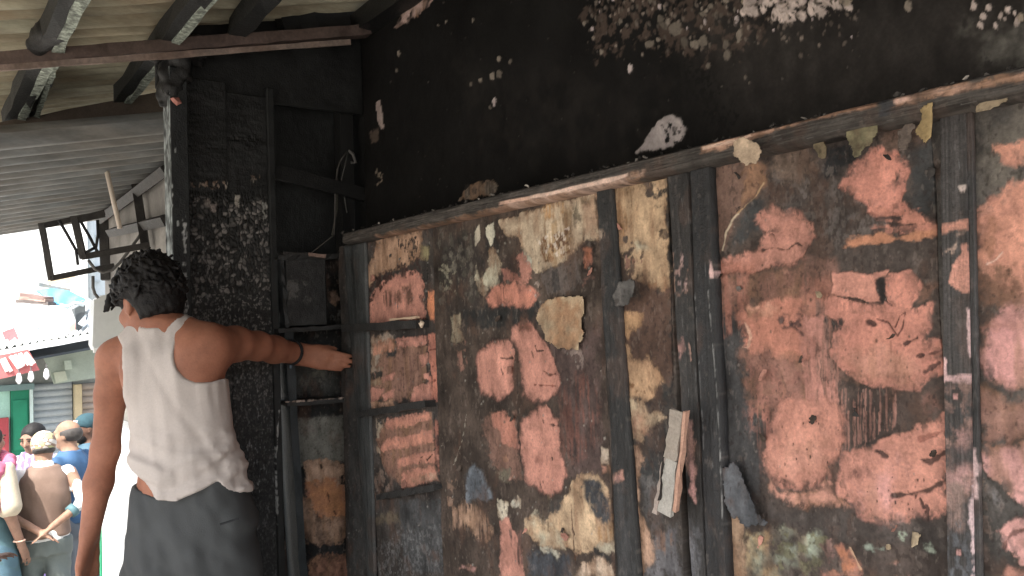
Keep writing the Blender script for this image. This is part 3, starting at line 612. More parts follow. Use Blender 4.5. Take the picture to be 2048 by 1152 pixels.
D.poly(w_([(1545, 300), (1600, 270), (1640, 320), (1625, 360), (1580, 372), (1545, 350)]), (.16, .115, .09), .01, .012)
D.poly(w_([(1650, 300), (1700, 280), (1720, 325), (1690, 340), (1645, 370)]), (.02, .02, .021), .006, .007)
D.poly(w_([(1760, 240), (1850, 215), (1850, 290), (1770, 300)]), (.15, .10, .078), .01, .012)
D.poly(w_([(1820, 300), (1885, 270), (1885, 420), (1825, 420)]), (.045, .045, .045), .01, .01)
D.poly(w_([(1685, 372), (1700, 345), (1720, 325), (1750, 305), (1790, 308), (1817, 328), (1812, 350), (1792, 348), (1786, 362), (1802, 380), (1796, 400), (1812, 422), (1760, 432), (1742, 422), (1738, 402), (1712, 392)]), (.53, .22, .165), .003, .005, 50, h=-.0018, var=.15)
D.poly(w_([(1745, 425), (1812, 420), (1860, 436), (1890, 448), (1890, 466), (1840, 462), (1782, 460), (1742, 456), (1790, 448)]), (.50, .21, .15), .003, .007, 50, h=-.001, stretch=(.4, 1.4))
D.poly(w_([(1780, 448), (1850, 445), (1850, 450), (1780, 453)]), (.06, .04, .035), .002, .003); D.poly(w_([(1750, 436), (1800, 433), (1800, 438), (1752, 440)]), (.07, .045, .04), .002, .003)
D.poly(w_([(1678, 492), (1700, 480), (1735, 472), (1785, 472), (1840, 460), (1890, 458), (1890, 472), (1830, 480), (1780, 482), (1720, 490), (1690, 498)]), (.45, .20, .12), .004, .008, 60, stretch=(.6, 1.2))
D.poly(w_([(1510, 428), (1545, 419), (1562, 430), (1590, 424), (1616, 448), (1626, 470), (1612, 498), (1607, 520), (1570, 528), (1500, 542), (1442, 553), (1434, 535), (1480, 516), (1520, 506), (1524, 482), (1540, 466), (1518, 442)]), PINK, .004, .006, 45, h=-.0018, var=.16)
D.line(w_([(1525, 500), (1545, 495), (1570, 500), (1590, 485), (1600, 492)]), (.08, .04, .035), .004, .003); D.line(w_([(1520, 460), (1545, 470), (1550, 488)]), (.12, .06, .05), .004, .004)
D.poly(w_([(1440, 530), (1520, 520), (1510, 545), (1442, 556)]), (.40, .15, .10), .008, .006, alpha=.6)
D.poly(w_([(1435, 555), (1610, 530), (1615, 605), (1490, 612), (1440, 640)]), (.28, .145, .112), .012, .01)
D.poly(w_([(1425, 555), (1500, 550), (1500, 640), (1440, 680), (1425, 620)]), (.38, .17, .125), .012, .012, mode='streak', alpha=.8)
D.poly(w_([(1478, 628), (1530, 606), (1600, 598), (1606, 640), (1638, 690), (1625, 722), (1560, 728), (1505, 700), (1488, 652)]), (.45, .185, .13), .008, .01, 35, h=-.001, var=.3, vf=25)
D.poly(w_([(1490, 615), (1540, 605), (1560, 620), (1510, 640)]), (.55, .27, .19), .006, .008, mode='soft')
D.line(w_([(1490, 645), (1502, 672), (1494, 695), (1486, 694)]), (.55, .33, .24), .004, .002, .001)
D.poly(w_([(1560, 640), (1600, 635), (1610, 655), (1570, 655)]), (.08, .045, .04), .006, .008, mode='blotch'); D.line(w_([(1590, 655), (1640, 700)]), (.07, .04, .035), .005, .004)
D.poly(w_([(1485, 700), (1640, 720), (1640, 800), (1560, 830), (1500, 830), (1490, 760)]), (.27, .14, .11), .015, .012, mode=None)
D.poly(w_([(1490, 720), (1640, 730), (1630, 830), (1500, 860)]), (.30, .14, .11), .02, .014, mode='speckle', alpha=.55)
D.poly(w_([(1490, 820), (1570, 810), (1550, 900), (1530, 950), (1508, 900)]), (.34, .15, .115), .015, .012, mode='streak', alpha=.8)
D.poly(w_([(1600, 520), (1672, 510), (1690, 700), (1680, 800), (1620, 800), (1610, 640)]), (.20, .115, .092), .01, .008)
D.poly(w_([(1605, 550), (1672, 540), (1668, 660), (1612, 670)]), (.36, .165, .12), .008, .008, mode='streak', alpha=.9)
D.poly(w_([(1605, 640), (1650, 640), (1680, 800), (1600, 810)]), (.42, .19, .15), .006, .006, mode='streak')
D.poly(w_([(1650, 640), (1690, 640), (1680, 700), (1655, 700)]), (.06, .05, .045), .006, .008, mode='streak')
D.poly(w_([(1665, 548), (1690, 541), (1758, 552), (1752, 570), (1765, 606), (1700, 596), (1664, 586)]), PINK, .0015, .003, 45, h=.002, var=.12)
D.poly(w_([(1748, 546), (1775, 541), (1770, 552), (1748, 556)]), PINK, .0015, .002)
D.poly(w_([(1768, 562), (1782, 556), (1800, 562), (1806, 554), (1820, 550), (1843, 570), (1842, 585), (1826, 604), (1826, 618), (1868, 607), (1862, 640), (1852, 682), (1878, 680), (1882, 706), (1872, 712), (1888, 720), (1884, 742), (1855, 762), (1842, 777), (1790, 772), (1742, 768), (1712, 752), (1682, 732), (1667, 700), (1672, 670), (1690, 652), (1655, 625), (1660, 602), (1700, 600), (1765, 608), (1775, 600)]), (.51, .215, .16), .002, .004, 45, h=.0015, var=.14)
D.poly(w_([(1690, 700), (1760, 690), (1850, 730), (1840, 770), (1750, 765), (1700, 740)]), (.56, .27, .205), .02, .014, alpha=.7)
D.poly(w_([(1845, 568), (1878, 570), (1870, 605), (1832, 610)]), (.13, .075, .055), .006, .004)
D.poly(w_([(1755, 560), (1768, 556), (1770, 590), (1765, 606), (1755, 580)]), (.03, .025, .024), .002, .003)
D.line(w_([(1768, 590), (1775, 606), (1782, 610)]), (.03, .025, .024), .004, .002); D.line(w_([(1664, 590), (1700, 598), (1735, 605)]), (.05, .035, .03), .004, .002)
D.line(w_([(1752, 638), (1775, 645), (1795, 672), (1805, 655), (1812, 625), (1800, 632), (1790, 655)]), (.13, .06, .05), .0025, .001); D.line(w_([(1810, 688), (1835, 676)]), (.05, .03, .028), .005, .002)
D.line(w_([(1735, 645), (1745, 648)]), (.05, .03, .028), .006, .003); D.line(w_([(1835, 712), (1860, 708), (1885, 700)]), (.12, .06, .05), .004, .003); D.line(w_([(1850, 745), (1880, 725)]), (.08, .045, .04), .005, .003)
D.poly(w_([(1655, 640), (1685, 640), (1690, 665), (1665, 668)]), (.05, .042, .04), .004, .007, mode='streak')
D.poly(w_([(1675, 765), (1740, 772), (1850, 780), (1885, 760), (1885, 840), (1800, 862), (1740, 880), (1690, 905), (1688, 840)]), (.085, .062, .053), .006, .006)
for i in range(46):   # drips of paint between the two patches
    x = rs.uniform(1680, 1795); y0 = rs.uniform(770, 830); y1 = 912 - (x - 1690) * .55 + rs.uniform(-14, 0)
    D.line(w_([(x, y0), (x + rs.uniform(-2, 2), (y0 + y1) / 2), (x + rs.uniform(-2, 2), y1)]), np.array((.38, .2, .16)) * rs.uniform(.6, 1.15), rs.uniform(.0009, .0024), .0012, .0006, alpha=rs.uniform(.35, .9))
for i in range(26):
    x = rs.uniform(1612, 1680); y0 = rs.uniform(640, 720); y1 = rs.uniform(760, 805)
    D.line(w_([(x, y0), (x + rs.uniform(-3, 3), (y0 + y1) / 2), (x + rs.uniform(-2, 2), y1)]), np.array((.42, .21, .165)) * rs.uniform(.6, 1.15), rs.uniform(.0009, .002), .0012, .0006, alpha=rs.uniform(.3, .8))
D.poly(w_([(1840, 790), (1885, 780), (1885, 830), (1850, 840)]), (.2, .11, .09), .008, .01, mode='blotch')
D.poly(w_([(1555, 825), (1575, 808), (1605, 800), (1650, 804), (1685, 815), (1693, 840), (1686, 880), (1668, 912), (1645, 920), (1660, 950), (1640, 966), (1600, 975), (1560, 972), (1535, 942), (1530, 912), (1545, 875)]), (.52, .23, .17), .007, .005, 40, h=-.0018, var=.14)
D.poly(w_([(1570, 880), (1640, 860), (1650, 930), (1600, 960), (1550, 940)]), (.60, .29, .22), .03, .012, alpha=.6)
D.poly(w_([(1538, 950), (1560, 975), (1600, 980), (1660, 960), (1682, 990), (1702, 1012), (1690, 1022), (1650, 1018), (1590, 1016), (1552, 1002), (1536, 975)]), (.50, .24, .18), .004, .006, 45, h=-.001)
D.poly(w_([(1535, 945), (1600, 978), (1640, 972), (1600, 985), (1550, 970)]), (.14, .075, .06), .005, .004, mode='soft')
D.poly(w_([(1655, 925), (1670, 915), (1680, 980), (1668, 990)]), (.13, .08, .065), .005, .006, mode='soft')
D.poly(w_([(1672, 955), (1690, 918), (1760, 885), (1830, 858), (1890, 826), (1890, 1030), (1850, 1042), (1838, 1030), (1790, 1036), (1732, 1048), (1716, 1032), (1708, 1002), (1690, 992), (1678, 980)]), (.53, .235, .175), .003, .006, 45, h=-.0018, var=.16)
D.poly(w_([(1720, 950), (1790, 930), (1800, 1010), (1750, 1040), (1712, 1000)]), (.63, .33, .26), .03, .014, alpha=.7)
D.poly(w_([(1680, 955), (1720, 918), (1780, 908), (1745, 945), (1690, 975)]), (.26, .125, .1), .008, .009, mode='soft')
D.line(w_([(1786, 992), (1820, 988), (1860, 978), (1888, 962)]), (.035, .025, .022), .006, .003); D.line(w_([(1840, 920), (1860, 925), (1888, 905)]), (.04, .025, .022), .005, .003); D.line(w_([(1840, 998), (1848, 1015)]), (.05, .03, .026), .004, .002)
D.line(w_([(1752, 902), (1772, 912)]), (.08, .05, .045), .004, .003); D.line(w_([(1838, 880), (1888, 862)]), (.3, .13, .1), .004, .003); D.line(w_([(1852, 1010), (1858, 1040)]), (.07, .04, .035), .005, .003)
for i in range(34):
    x, y = (rs.uniform(1560, 1680), rs.uniform(830, 960)) if i < 16 else (rs.uniform(1710, 1850), rs.uniform(950, 1030))
    D.line(w_([(x, y), (x + .5, y + rs.uniform(1, 4))]), (.045, .03, .026), rs.uniform(.001, .0022), .0005)
D.poly(w_([(1460, 1030), (1545, 1010), (1700, 1030), (1890, 1040), (1890, 1090), (1700, 1085), (1560, 1050)]), (.07, .06, .055), .01, .01, alpha=.7)
D.poly(w_([(1490, 1085), (1520, 1062), (1552, 1050), (1600, 1062), (1640, 1060), (1666, 1076), (1660, 1112), (1625, 1145), (1590, 1160), (1495, 1160)]), GREEN, .004, .008, 55, h=.001, mode='soft')
D.poly(w_([(1560, 1060), (1660, 1068), (1640, 1140), (1560, 1130)]), (.16, .15, .09), .003, .009, 70, mode='blotch', alpha=.8)
D.poly(w_([(1488, 1070), (1540, 1060), (1560, 1160), (1492, 1160)]), (.42, .32, .16), .01, .012, mode='soft')
D.poly(w_([(1456, 1026), (1485, 1022), (1492, 1060), (1490, 1160), (1458, 1160)]), (.38, .26, .15), .004, .005)
D.poly(w_([(1640, 1092), (1662, 1082), (1672, 1120), (1650, 1140)]), (.16, .10, .085), .005, .009, mode='blotch')
D.poly(w_([(1665, 1092), (1682, 1085), (1705, 1100), (1726, 1142), (1700, 1150), (1680, 1125)]), (.36, .15, .08), .004, .005)
for p, c in (([(1800, 1070), (1815, 1070), (1818, 1090), (1805, 1096)], GREEN), ([(1842, 1088), (1862, 1086), (1864, 1102), (1845, 1105)], (.3, .34, .27)), ([(1728, 1095), (1750, 1092), (1770, 1098), (1745, 1102)], (.3, .34, .28)), ([(1775, 1130), (1800, 1118), (1815, 1150), (1790, 1150)], (.4, .24, .18)), ([(1640, 1140), (1720, 1135), (1720, 1160), (1640, 1160)], (.32, .16, .11))): D.poly(w_(p), c, .004, .007, 70, mode='blotch' if c[0] > .37 else None)
D.line(w_([(1700, 1095), (1722, 1138)]), (.5, .33, .22), .0025, .001)
for i in range(160):
    x = rs.uniform(1420, 1885); y = rs.uniform(260, 1150); a = rs.uniform(.8, 2.2); b_ = rs.choice([.03, .1, .2])
    D.poly(w_([(x + a * math.cos(t), y + a * 1.6 * math.sin(t)) for t in np.linspace(0, 6.28, 6)[:-1]]), (b_, b_ * .85, b_ * .75), .001, .001, 90, h=.001, alpha=.7)
D.build('board', bfn(XB), M_paint, pan, .02)

Eb = board(cols(1889, 2330, 240), (.075, .068, .062), 6, .72, 560)
Eb.poly(w_([(1950, 180), (2330, 150), (2330, 340), (1990, 400), (1955, 380)]), (.13, .115, .098), .03, .02, mode='soft')
Eb.poly(w_([(1990, 300), (2048, 285), (2120, 290), (2110, 318), (2050, 324), (2020, 318)]), (.50, .23, .16), .004, .006)
Eb.poly(w_([(1955, 430), (1985, 402), (2048, 378), (2120, 360), (2330, 380), (2330, 560), (2120, 590), (2048, 580), (1990, 570), (1957, 520)]), (.53, .24, .17), .006, .009, 40, var=.25)
Eb.poly(w_([(1955, 430), (2010, 410), (2030, 440), (2000, 500), (1960, 530)]), (.30, .15, .09), .012, .012, mode='soft')
Eb.poly(w_([(1955, 540), (2000, 530), (2048, 560), (2048, 605), (1990, 615), (1958, 610)]), (.20, .11, .075), .01, .012)
Eb.line(w_([(1975, 528), (1992, 520), (2005, 505)]), (.68, .45, .36), .003, .001, .001)
Eb.poly(w_([(1958, 655), (1990, 625), (2048, 600), (2330, 590), (2330, 790), (2048, 786), (2008, 784), (1985, 765), (1970, 725)]), (.57, .29, .23), .006, .006, 40, var=.18)
Eb.poly(w_([(1955, 640), (2010, 630), (2030, 660), (1970, 670)]), (.28, .14, .11), .01, .012, mode='soft')
Eb.poly(w_([(1952, 770), (1985, 770), (2010, 792), (2330, 800), (2330, 880), (1960, 890)]), (.26, .145, .115), .01, .008)
Eb.poly(w_([(1965, 905), (1975, 893), (2048, 890), (2330, 880), (2330, 1030), (2048, 1010), (2010, 978), (1975, 955)]), (.62, .33, .26), .003, .005, h=.001)
Eb.poly(w_([(1985, 1060), (2000, 1040), (2048, 1028), (2330, 1040), (2330, 1150), (2048, 1132), (2012, 1095)]), (.58, .31, .24), .003, .007, h=.001)
Eb.line(w_([(2005, 1095), (2020, 1068), (2048, 1060)]), (.15, .08, .07), .004, .003)
Eb.poly(w_([(2005, 1160), (2020, 1142), (2048, 1138), (2060, 1160)]), (.4, .2, .15), .003, .006)
Eb.poly(w_([(1952, 960), (1975, 960), (2040, 1020), (1985, 1045), (1985, 1160), (1955, 1160)]), (.26, .26, .27), .002, .005, 80, mode='speckle', alpha=.5)
Eb.build('board', bfn(XB), M_paint, pan, .02)

# battens over the board joints
def batten(tl, tr, bl, br, x0, base, seed, patches=(), nu=26, nv=300, z0=.5, z1=1.76):
    q = [at_x(*p, x0) for p in (tl, tr, bl, br)]
    def ye(a, b, z): return a[1] + (b[1] - a[1]) * (z - a[2]) / (b[2] - a[2])
    zz = np.concatenate([[.02], np.linspace(z0, z1, nv)])
    s = Surf(np.linspace(0, 1, nu), zz, base, .4, 12, seed, .25)
    yl = ye(q[0], q[2], s.V); yr = ye(q[1], q[3], s.V); T_ = s.U.copy(); s.U = yr + (yl - yr) * T_
    s._sub = lambda lo, hi: (slice(0, len(zz)), slice(0, nu))
    y0, y1 = s.U.min(), s.U.max()
    for p in patches: p(s, lambda q: W(q, x0))
    for i in range(34):
        yy = rs.uniform(y0, y1); zq = rs.uniform(z0, z1); a = rs.uniform(.0008, .002)
        s.line([(yy, zq), (yy + rs.uniform(-.002, .002), zq + rs.uniform(.004, .03))], np.array((.11, .11, .11)) * rs.uniform(.4, 1.2), a, .0006, .0006, alpha=.7)
    return s.build('batten', lambda U, V, H: np.stack([x0 - H - .002 * (fbm(U, V * .3, 20, 3, seed) - .5), U, V], -1), M_char, pan, XB - .001 - x0)
G_ = (.035, .036, .037)
batten((1193, 390), (1223, 383), (1236, 1152), (1277, 1152), 1.156, (.017, .017, .017), 11, [lambda s, w: (s.poly(w([(1192, 462), (1205, 455), (1210, 475), (1200, 480)]), (.42, .34, .23), .002, .006, mode='blotch'), s.poly(w([(1220, 948), (1245, 942), (1250, 960), (1225, 965)]), (.5, .26, .19), .002, .003), s.poly(w([(1228, 965), (1250, 960), (1270, 1160), (1240, 1160)]), (.05, .05, .052), .01, .006, alpha=.7))])
batten((1335, 350), (1376, 340), (1384, 1152), (1411, 1152), 1.156, (.026, .024, .023), 12, [lambda s, w: (s.poly(w([(1352, 690), (1368, 672), (1376, 700), (1360, 718)]), (.36, .2, .16), .003, .005), s.poly(w([(1372, 850), (1386, 845), (1394, 960), (1390, 1000), (1378, 985), (1372, 900)]), (.52, .29, .23), .002, .006), s.poly(w([(1340, 515), (1375, 500), (1378, 590), (1345, 590)]), (.4, .27, .22), .002, .006, 90, mode='speckle'), s.poly(w([(1340, 1060), (1395, 1060), (1395, 1160), (1340, 1160)]), (.13, .13, .14), .02, .01), s.line(w([(1378, 690), (1382, 720)]), (.4, .25, .2), .003, .002))])
batten((1379, 340), (1418, 330), (1414, 1152), (1453, 1152), 1.148, (.016, .016, .017), 13, [lambda s, w: (s.poly(w([(1418, 520), (1424, 525), (1428, 555), (1420, 556)]), (.6, .4, .32), .002, .003), s.line(w([(1416, 580), (1428, 720), (1438, 860), (1446, 1050)]), (.20, .20, .195), .0015, .0015, .001), s.line(w([(1390, 580), (1400, 760), (1408, 900)]), (.13, .13, .13), .0012, .0015, .001))])
def bpatch(s, w):
    s.poly(w([(1926, 490), (1934, 485), (1946, 530), (1948, 560), (1938, 590), (1925, 590), (1898, 565), (1910, 530)]), (.48, .22, .165), .0015, .003)
    s.poly(w([(1876, 452), (1902, 446), (1935, 440), (1935, 458), (1905, 462), (1880, 468)]), (.48, .22, .16), .002, .003)
    s.poly(w([(1880, 470), (1932, 455), (1934, 495), (1885, 505)]), (.42, .3, .21), .002, .006, 80, mode='blotch')
    s.poly(w([(1914, 372), (1930, 370), (1930, 385), (1920, 384)]), (.55, .45, .35), .0015, .003)
    s.poly(w([(1935, 618), (1945, 625), (1950, 690), (1940, 715), (1935, 680)]), (.60, .42, .35), .0015, .003)
    s.poly(w([(1882, 712), (1892, 720), (1898, 750), (1940, 752), (1945, 765), (1885, 765)]), (.55, .36, .3), .0015, .003)
    s.poly(w([(1886, 765), (1945, 760), (1948, 900), (1890, 900)]), (.24, .15, .125), .006, .009, mode='blotch')
    s.poly(w([(1890, 890), (1948, 840), (1952, 985), (1915, 990), (1893, 1040)]), (.42, .24, .19), .008, .008, mode='soft')
    s.poly(w([(1893, 960), (1930, 960), (1935, 1060), (1900, 1060)]), (.2, .135, .115), .008, .008)
    s.poly(w([(1940, 1000), (1950, 960), (1958, 1160), (1946, 1160)]), (.56, .42, .36), .0015, .004)
    s.poly(w([(1895, 1050), (1945, 1050), (1950, 1160), (1900, 1160)]), (.12, .125, .135), .006, .01, mode='speckle')
    for x, y in ((1912, 788), (1918, 1100)): s.poly(w([(x - 7, y - 8), (x + 7, y - 8), (x + 8, y + 10), (x - 6, y + 10)]), (.03, .025, .023), .001, .003); s.poly(w([(x - 4, y), (x + 5, y), (x + 5, y + 10), (x - 4, y + 10)]), (.42, .22, .17), .001, .002)
batten((1879, 200), (1930, 195), (1897, 1152), (1948, 1152), 1.156, (.052, .047, .045), 14, [bpatch], 60, 420, .6)
batten((1931, 195), (1943, 195), (1949, 1152), (1962, 1152), 1.160, (.045, .043, .042), 15, [lambda s, w: s.poly(w([(1940, 900), (1952, 900), (1956, 1000), (1944, 1000)]), (.5, .36, .3), .002, .004)], 14, 220, .6)
# stile closing the panelling's far end
batten((686, 475), (728, 470), (736, 1152), (748, 1152), 1.158, (.05, .053, .053), 16, [], 30, 300, .4, 1.757)
MB().box((XB + .021, 2.40, .02), (XU - .002, 2.56, 1.74), SOOT).build('end_panel', M_char, pan)

# the ledge along the top: a charred beam whose face has split open to raw wood
le = Surf(sorted(at_x(p, 300, 1.126)[1] for p in np.linspace(680, 2330, 560)), np.linspace(0, 1, 46), (.06, .053, .047), .5, 16, 17)
ZT, ZB = 1.796, 1.757
def lz(p): return [(at_x(x, y, 1.126)[1], (at_x(x, y, 1.126)[2] - ZB) / (ZT - ZB)) for x, y in p]
# v runs 0..1 over the beam's face; paint in real units by scaling v
le.V = le.V * .05; le.v = le.v * .05
def lw(p): return [(a, b * .05) for a, b in lz(p)]
def band(pts, wd): wd *= 1.45; return [(x, y - wd / 2) for x, y in pts] + [(x, y + wd / 2) for x, y in pts[::-1]]
le.poly(lw(band([(745, 482), (820, 468), (900, 450), (1000, 425), (1040, 414)], 16)), (.30, .19, .14), .004, .004, 50, stretch=(.25, 1))
le.poly(lw(band([(1010, 416), (1100, 396), (1180, 379), (1260, 356), (1290, 348)], 13)), (.44, .31, .215), .004, .005, 50, stretch=(.25, 1))
le.poly(lw(band([(1060, 395), (1120, 383), (1180, 369), (1235, 356), (1255, 350)], 5)), (.62, .45, .32), .002, .002, 50, stretch=(.25, 1))
le.poly(lw(band([(1000, 408), (1060, 396)], 4)), (.5, .33, .22), .002, .002, 50, stretch=(.25, 1))
le.poly(lw(band([(1400, 300), (1470, 282), (1540, 262), (1600, 244), (1680, 222), (1752, 204)], 12)), (.50, .31, .20), .003, .004, 45, stretch=(.25, 1))
le.poly(lw(band([(1640, 230), (1700, 212), (1752, 203)], 17)), (.48, .28, .17), .003, .003, 45, stretch=(.3, 1))
le.poly(lw(band([(1405, 297), (1480, 280), (1500, 270)], 4)), (.6, .42, .28), .002, .002)
le.poly(lw(band([(1785, 205), (1850, 192), (1960, 172), (2048, 150), (2200, 120)], 14)), (.40, .25, .16), .003, .006, 45, stretch=(.25, 1))
le.poly(lw(band([(1788, 202), (1820, 195)], 8)), (.55, .36, .25), .003, .003)
le.poly(lw(band([(1755, 215), (1788, 207)], 30)), (.05, .052, .055), .002, .003)
for i in range(200):
    yy = rs.uniform(.3, 2.5); vv = rs.uniform(.002, .048)
    le.line([(yy, vv), (yy + rs.uniform(.004, .03), vv + rs.uniform(-.001, .001))], np.array((.11, .105, .10)) * rs.uniform(.3, 1.4), rs.uniform(.0006, .0014), .0006, .0005, alpha=.7)
def lfn(U, V, H):
    t = V / .05; sag = .004 * (fbm(U, U * 0, 2.5, 3, 3) - .5)
    x = 1.126 + .018 * np.clip((.28 - t) / .28, 0, 1) ** 2 + .010 * np.clip((t - .85) / .15, 0, 1) ** 2 - .004 * (fbm(U * .35, V * 3, 60, 3, 5) - .5)
    return np.stack([x - H, U, ZB + (ZT - ZB) * t + sag], -1)
le.build('ledge', lfn, M_paint, pan, .172)

m = MB()
for i in range(130):
    yy = rs.uniform(.35, 2.5); r = rs.uniform(.0015, .005); p = np.array([1.13 + rs.uniform(0, .03), yy, ZT + r * .4]); q = p + [rs.uniform(-.004, .004), rs.uniform(-.012, .012), r]
    m.beam(p, q + [0, .001, .001], r, r * .8, seg=2, jit=r * .2, c=np.array((.20, .18, .16)) * rs.choice([.1, .3, .8, 1.6], p=[.4, .3, .2, .1]))
m.build('ledge_debris', M_paint, pan)['kind'] = 'stuff'
# three charred shelf strips still nailed to the first board
def strip(p0, p1, th, dep, chip=()):
    a = at_x(*p0, XB); b = at_x(*p1, XB)
    n = 14; V = []; F = []; m = MB()
    m.beam((XB - dep / 2 + .002, a[1], a[2]), (XB - dep / 2 + .002, b[1], b[2]), dep, th, seg=n, jit=.0012, c=(.028, .027, .026))
    return m.build('shelf_strip', M_char, pan)
strip((706, 656), (858, 647), .024, .045); strip((728, 828), (872, 806), .020, .04); strip((768, 992), (884, 972), .018, .03)
ch = MB(); ch.beam(at_x(781, 640, 1.135), at_x(836, 634, 1.135), .012, .006, seg=5, jit=.0012, c=(.52, .38, .27)); ch.build('pale_splinter', M_paint, pan)
ch = MB(); ch.tube([at_x(842, 640, 1.12), at_x(843, 646, 1.118), at_x(843, 655, 1.122)], [.004, .009, .003], c=(.68, .55, .42)); ch.build('melted_drip', M_paint, pan, True)

# flakes of paint and board that curl away from the wall
def flake(pts, X, curl, col, seed, th=.0015, up=True, label=None, n=16, mode=None, name='paint_flake'):
    """a torn sheet: polygon on the plane X, its free end bending off the wall"""
    curl *= .5; col = np.array(col) * .78; P = np.array(W(pts, X)); lo = P.min(0); hi = P.max(0)
    u = np.linspace(lo[0], hi[0], n * 2); v = np.linspace(lo[1], hi[1], n * 2)
    s = Surf(u, v, col, .3, 40, seed); sd = s._sd(P, s.U, s.V) + (fbm(s.U, s.V, 90, 4, seed, .65) - .5) * .014
    t = (s.V - lo[1]) / (hi[1] - lo[1]); t = 1 - t if up else t
    Xg = X - .002 - curl * t ** 1.8 + .25 * curl * np.sin((s.U - lo[0]) / (hi[0] - lo[0]) * 5 + seed) * t
    if mode: s.poly([(lo[0], lo[1]), (hi[0], lo[1]), (hi[0], hi[1]), (lo[0], hi[1])], mode[0], .01, .01, 40, mode=mode[1])
    s.finish(1.0)
    keep = sd > 0; idx = -np.ones(keep.shape, int)
    q = keep[:-1, :-1] | keep[1:, :-1] | keep[:-1, 1:] | keep[1:, 1:]
    q &= (sd[:-1, :-1] > -.002) & (sd[1:, 1:] > -.002)
    used = np.zeros(keep.shape, bool)
    used[:-1, :-1] |= q; used[1:, :-1] |= q; used[:-1, 1:] |= q; used[1:, 1:] |= q
    idx[used] = np.arange(used.sum()); V = np.stack([Xg, s.U, s.V], -1)[used]; C = s.C[used]; m = len(V)
    a, b, c, d = idx[:-1, :-1][q], idx[:-1, 1:][q], idx[1:, 1:][q], idx[1:, :-1][q]
    F = np.stack([a, b, c, d], -1); F = np.concatenate([F[:, ::-1], F + m])
    e = {}
    for f in np.stack([a, b, c, d], -1):
        for i in range(4): e[(f[i], f[(i + 1) % 4])] = 1
    side = [(i, j, j + m, i + m) for (i, j) in e if (j, i) not in e]
    F = np.concatenate([F, np.array(side)])
    return mk(name, np.concatenate([V, V + np.array([th, 0, 0])]), F, M_paint, pan, False, np.concatenate([C, C * .6]))
flake([(1690, 255), (1715, 240), (1752, 226), (1757, 262), (1750, 285), (1735, 300), (1722, 316), (1708, 292)], 1.135, .02, (.28, .25, .15), 21)
flake([(1628, 282), (1648, 270), (1656, 300), (1652, 318), (1640, 318)], 1.15, .012, (.30, .24, .15), 22)
flake([(1848, 212), (1866, 205), (1869, 262), (1860, 288), (1834, 262), (1846, 240)], 1.125, .02, (.52, .38, .19), 23)
flake([(1796, 262), (1815, 245), (1832, 255), (1815, 300), (1805, 300)], 1.15, .012, (.24, .19, .16), 24)
flake([(1468, 285), (1480, 274), (1502, 280), (1526, 302), (1516, 330), (1490, 326), (1474, 312)], 1.10, .012, (.55, .42, .3), 25)
flake([(1955, 215), (1985, 180), (2012, 170), (2018, 205), (1990, 215), (1968, 225)], 1.14, .015, (.42, .33, .22), 26)
flake([(1084, 606), (1110, 594), (1166, 592), (1169, 620), (1164, 650), (1170, 665), (1158, 700), (1145, 698), (1122, 696), (1096, 680), (1086, 656), (1074, 640), (1080, 620)], 1.164, .010, (.54, .42, .28), 27, n=28, mode=((.34, .2, .1), 'soft'))
flake([(1226, 592), (1240, 566), (1262, 558), (1270, 565), (1262, 592), (1252, 612), (1232, 612)], 1.13, -.006, (.10, .095, .09), 28)
flake([(1446, 940), (1468, 924), (1482, 945), (1494, 978), (1512, 1020), (1540, 1044), (1500, 1052), (1470, 1032), (1452, 1002)], 1.15, .012, (.115, .12, .13), 29, n=20)
pal = [(.05, .045, .042), (.03, .03, .03), (.10, .075, .06), (.42, .33, .22), (.50, .25, .19), (.16, .15, .14)]
for i in range(30):
    x = rs.uniform(720, 1880); y = rs.uniform(630 - .2336 * x + 60, 1120); r = rs.uniform(4, 9) * (.7 + .5 * (x - 700) / 1200)
    t0 = rs.uniform(0, 6.28); P_ = [(x + r * rs.uniform(.5, 1.1) * math.cos(t0 + q), y + 1.5 * r * rs.uniform(.5, 1.1) * math.sin(t0 + q)) for q in np.arange(0, 6.28, .9)]
    flake(P_, XB - .003, rs.uniform(.006, .026), pal[rs.choice(6, p=[.15, .0, .35, .2, .2, .1])], 40 + i, th=.001, up=rs.rand() < .6, n=12)
# narrow crumpled metal casing hanging aslant on the third board
ca = thing('metal_casing', at_x(1340, 1025, 1.12), 'crumpled pale metal light casing hanging aslant between two charred battens', 'light casing')
def seg3(a, b, w0, h0, col, nm, n=8):
    m = MB(); m.beam(at_x(*a, 1.118), at_x(*b, 1.112), w0, h0, up=(1, 0, 0), seg=n, jit=.0012, c=col); return m.build(nm, M_paint, ca)
seg3((1355, 822), (1343, 918), .030, .008, (.36, .31, .26), 'upper_channel'); seg3((1343, 920), (1331, 1028), .032, .008, (.42, .395, .355), 'lower_channel')
seg3((1373, 822), (1352, 1024), .006, .010, (.50, .30, .22), 'rim'); seg3((1332, 915), (1312, 1028), .009, .009, (.40, .33, .29), 'rim')
seg3((1331, 905), (1322, 1000), .004, .012, (.03, .025, .022), 'seam')
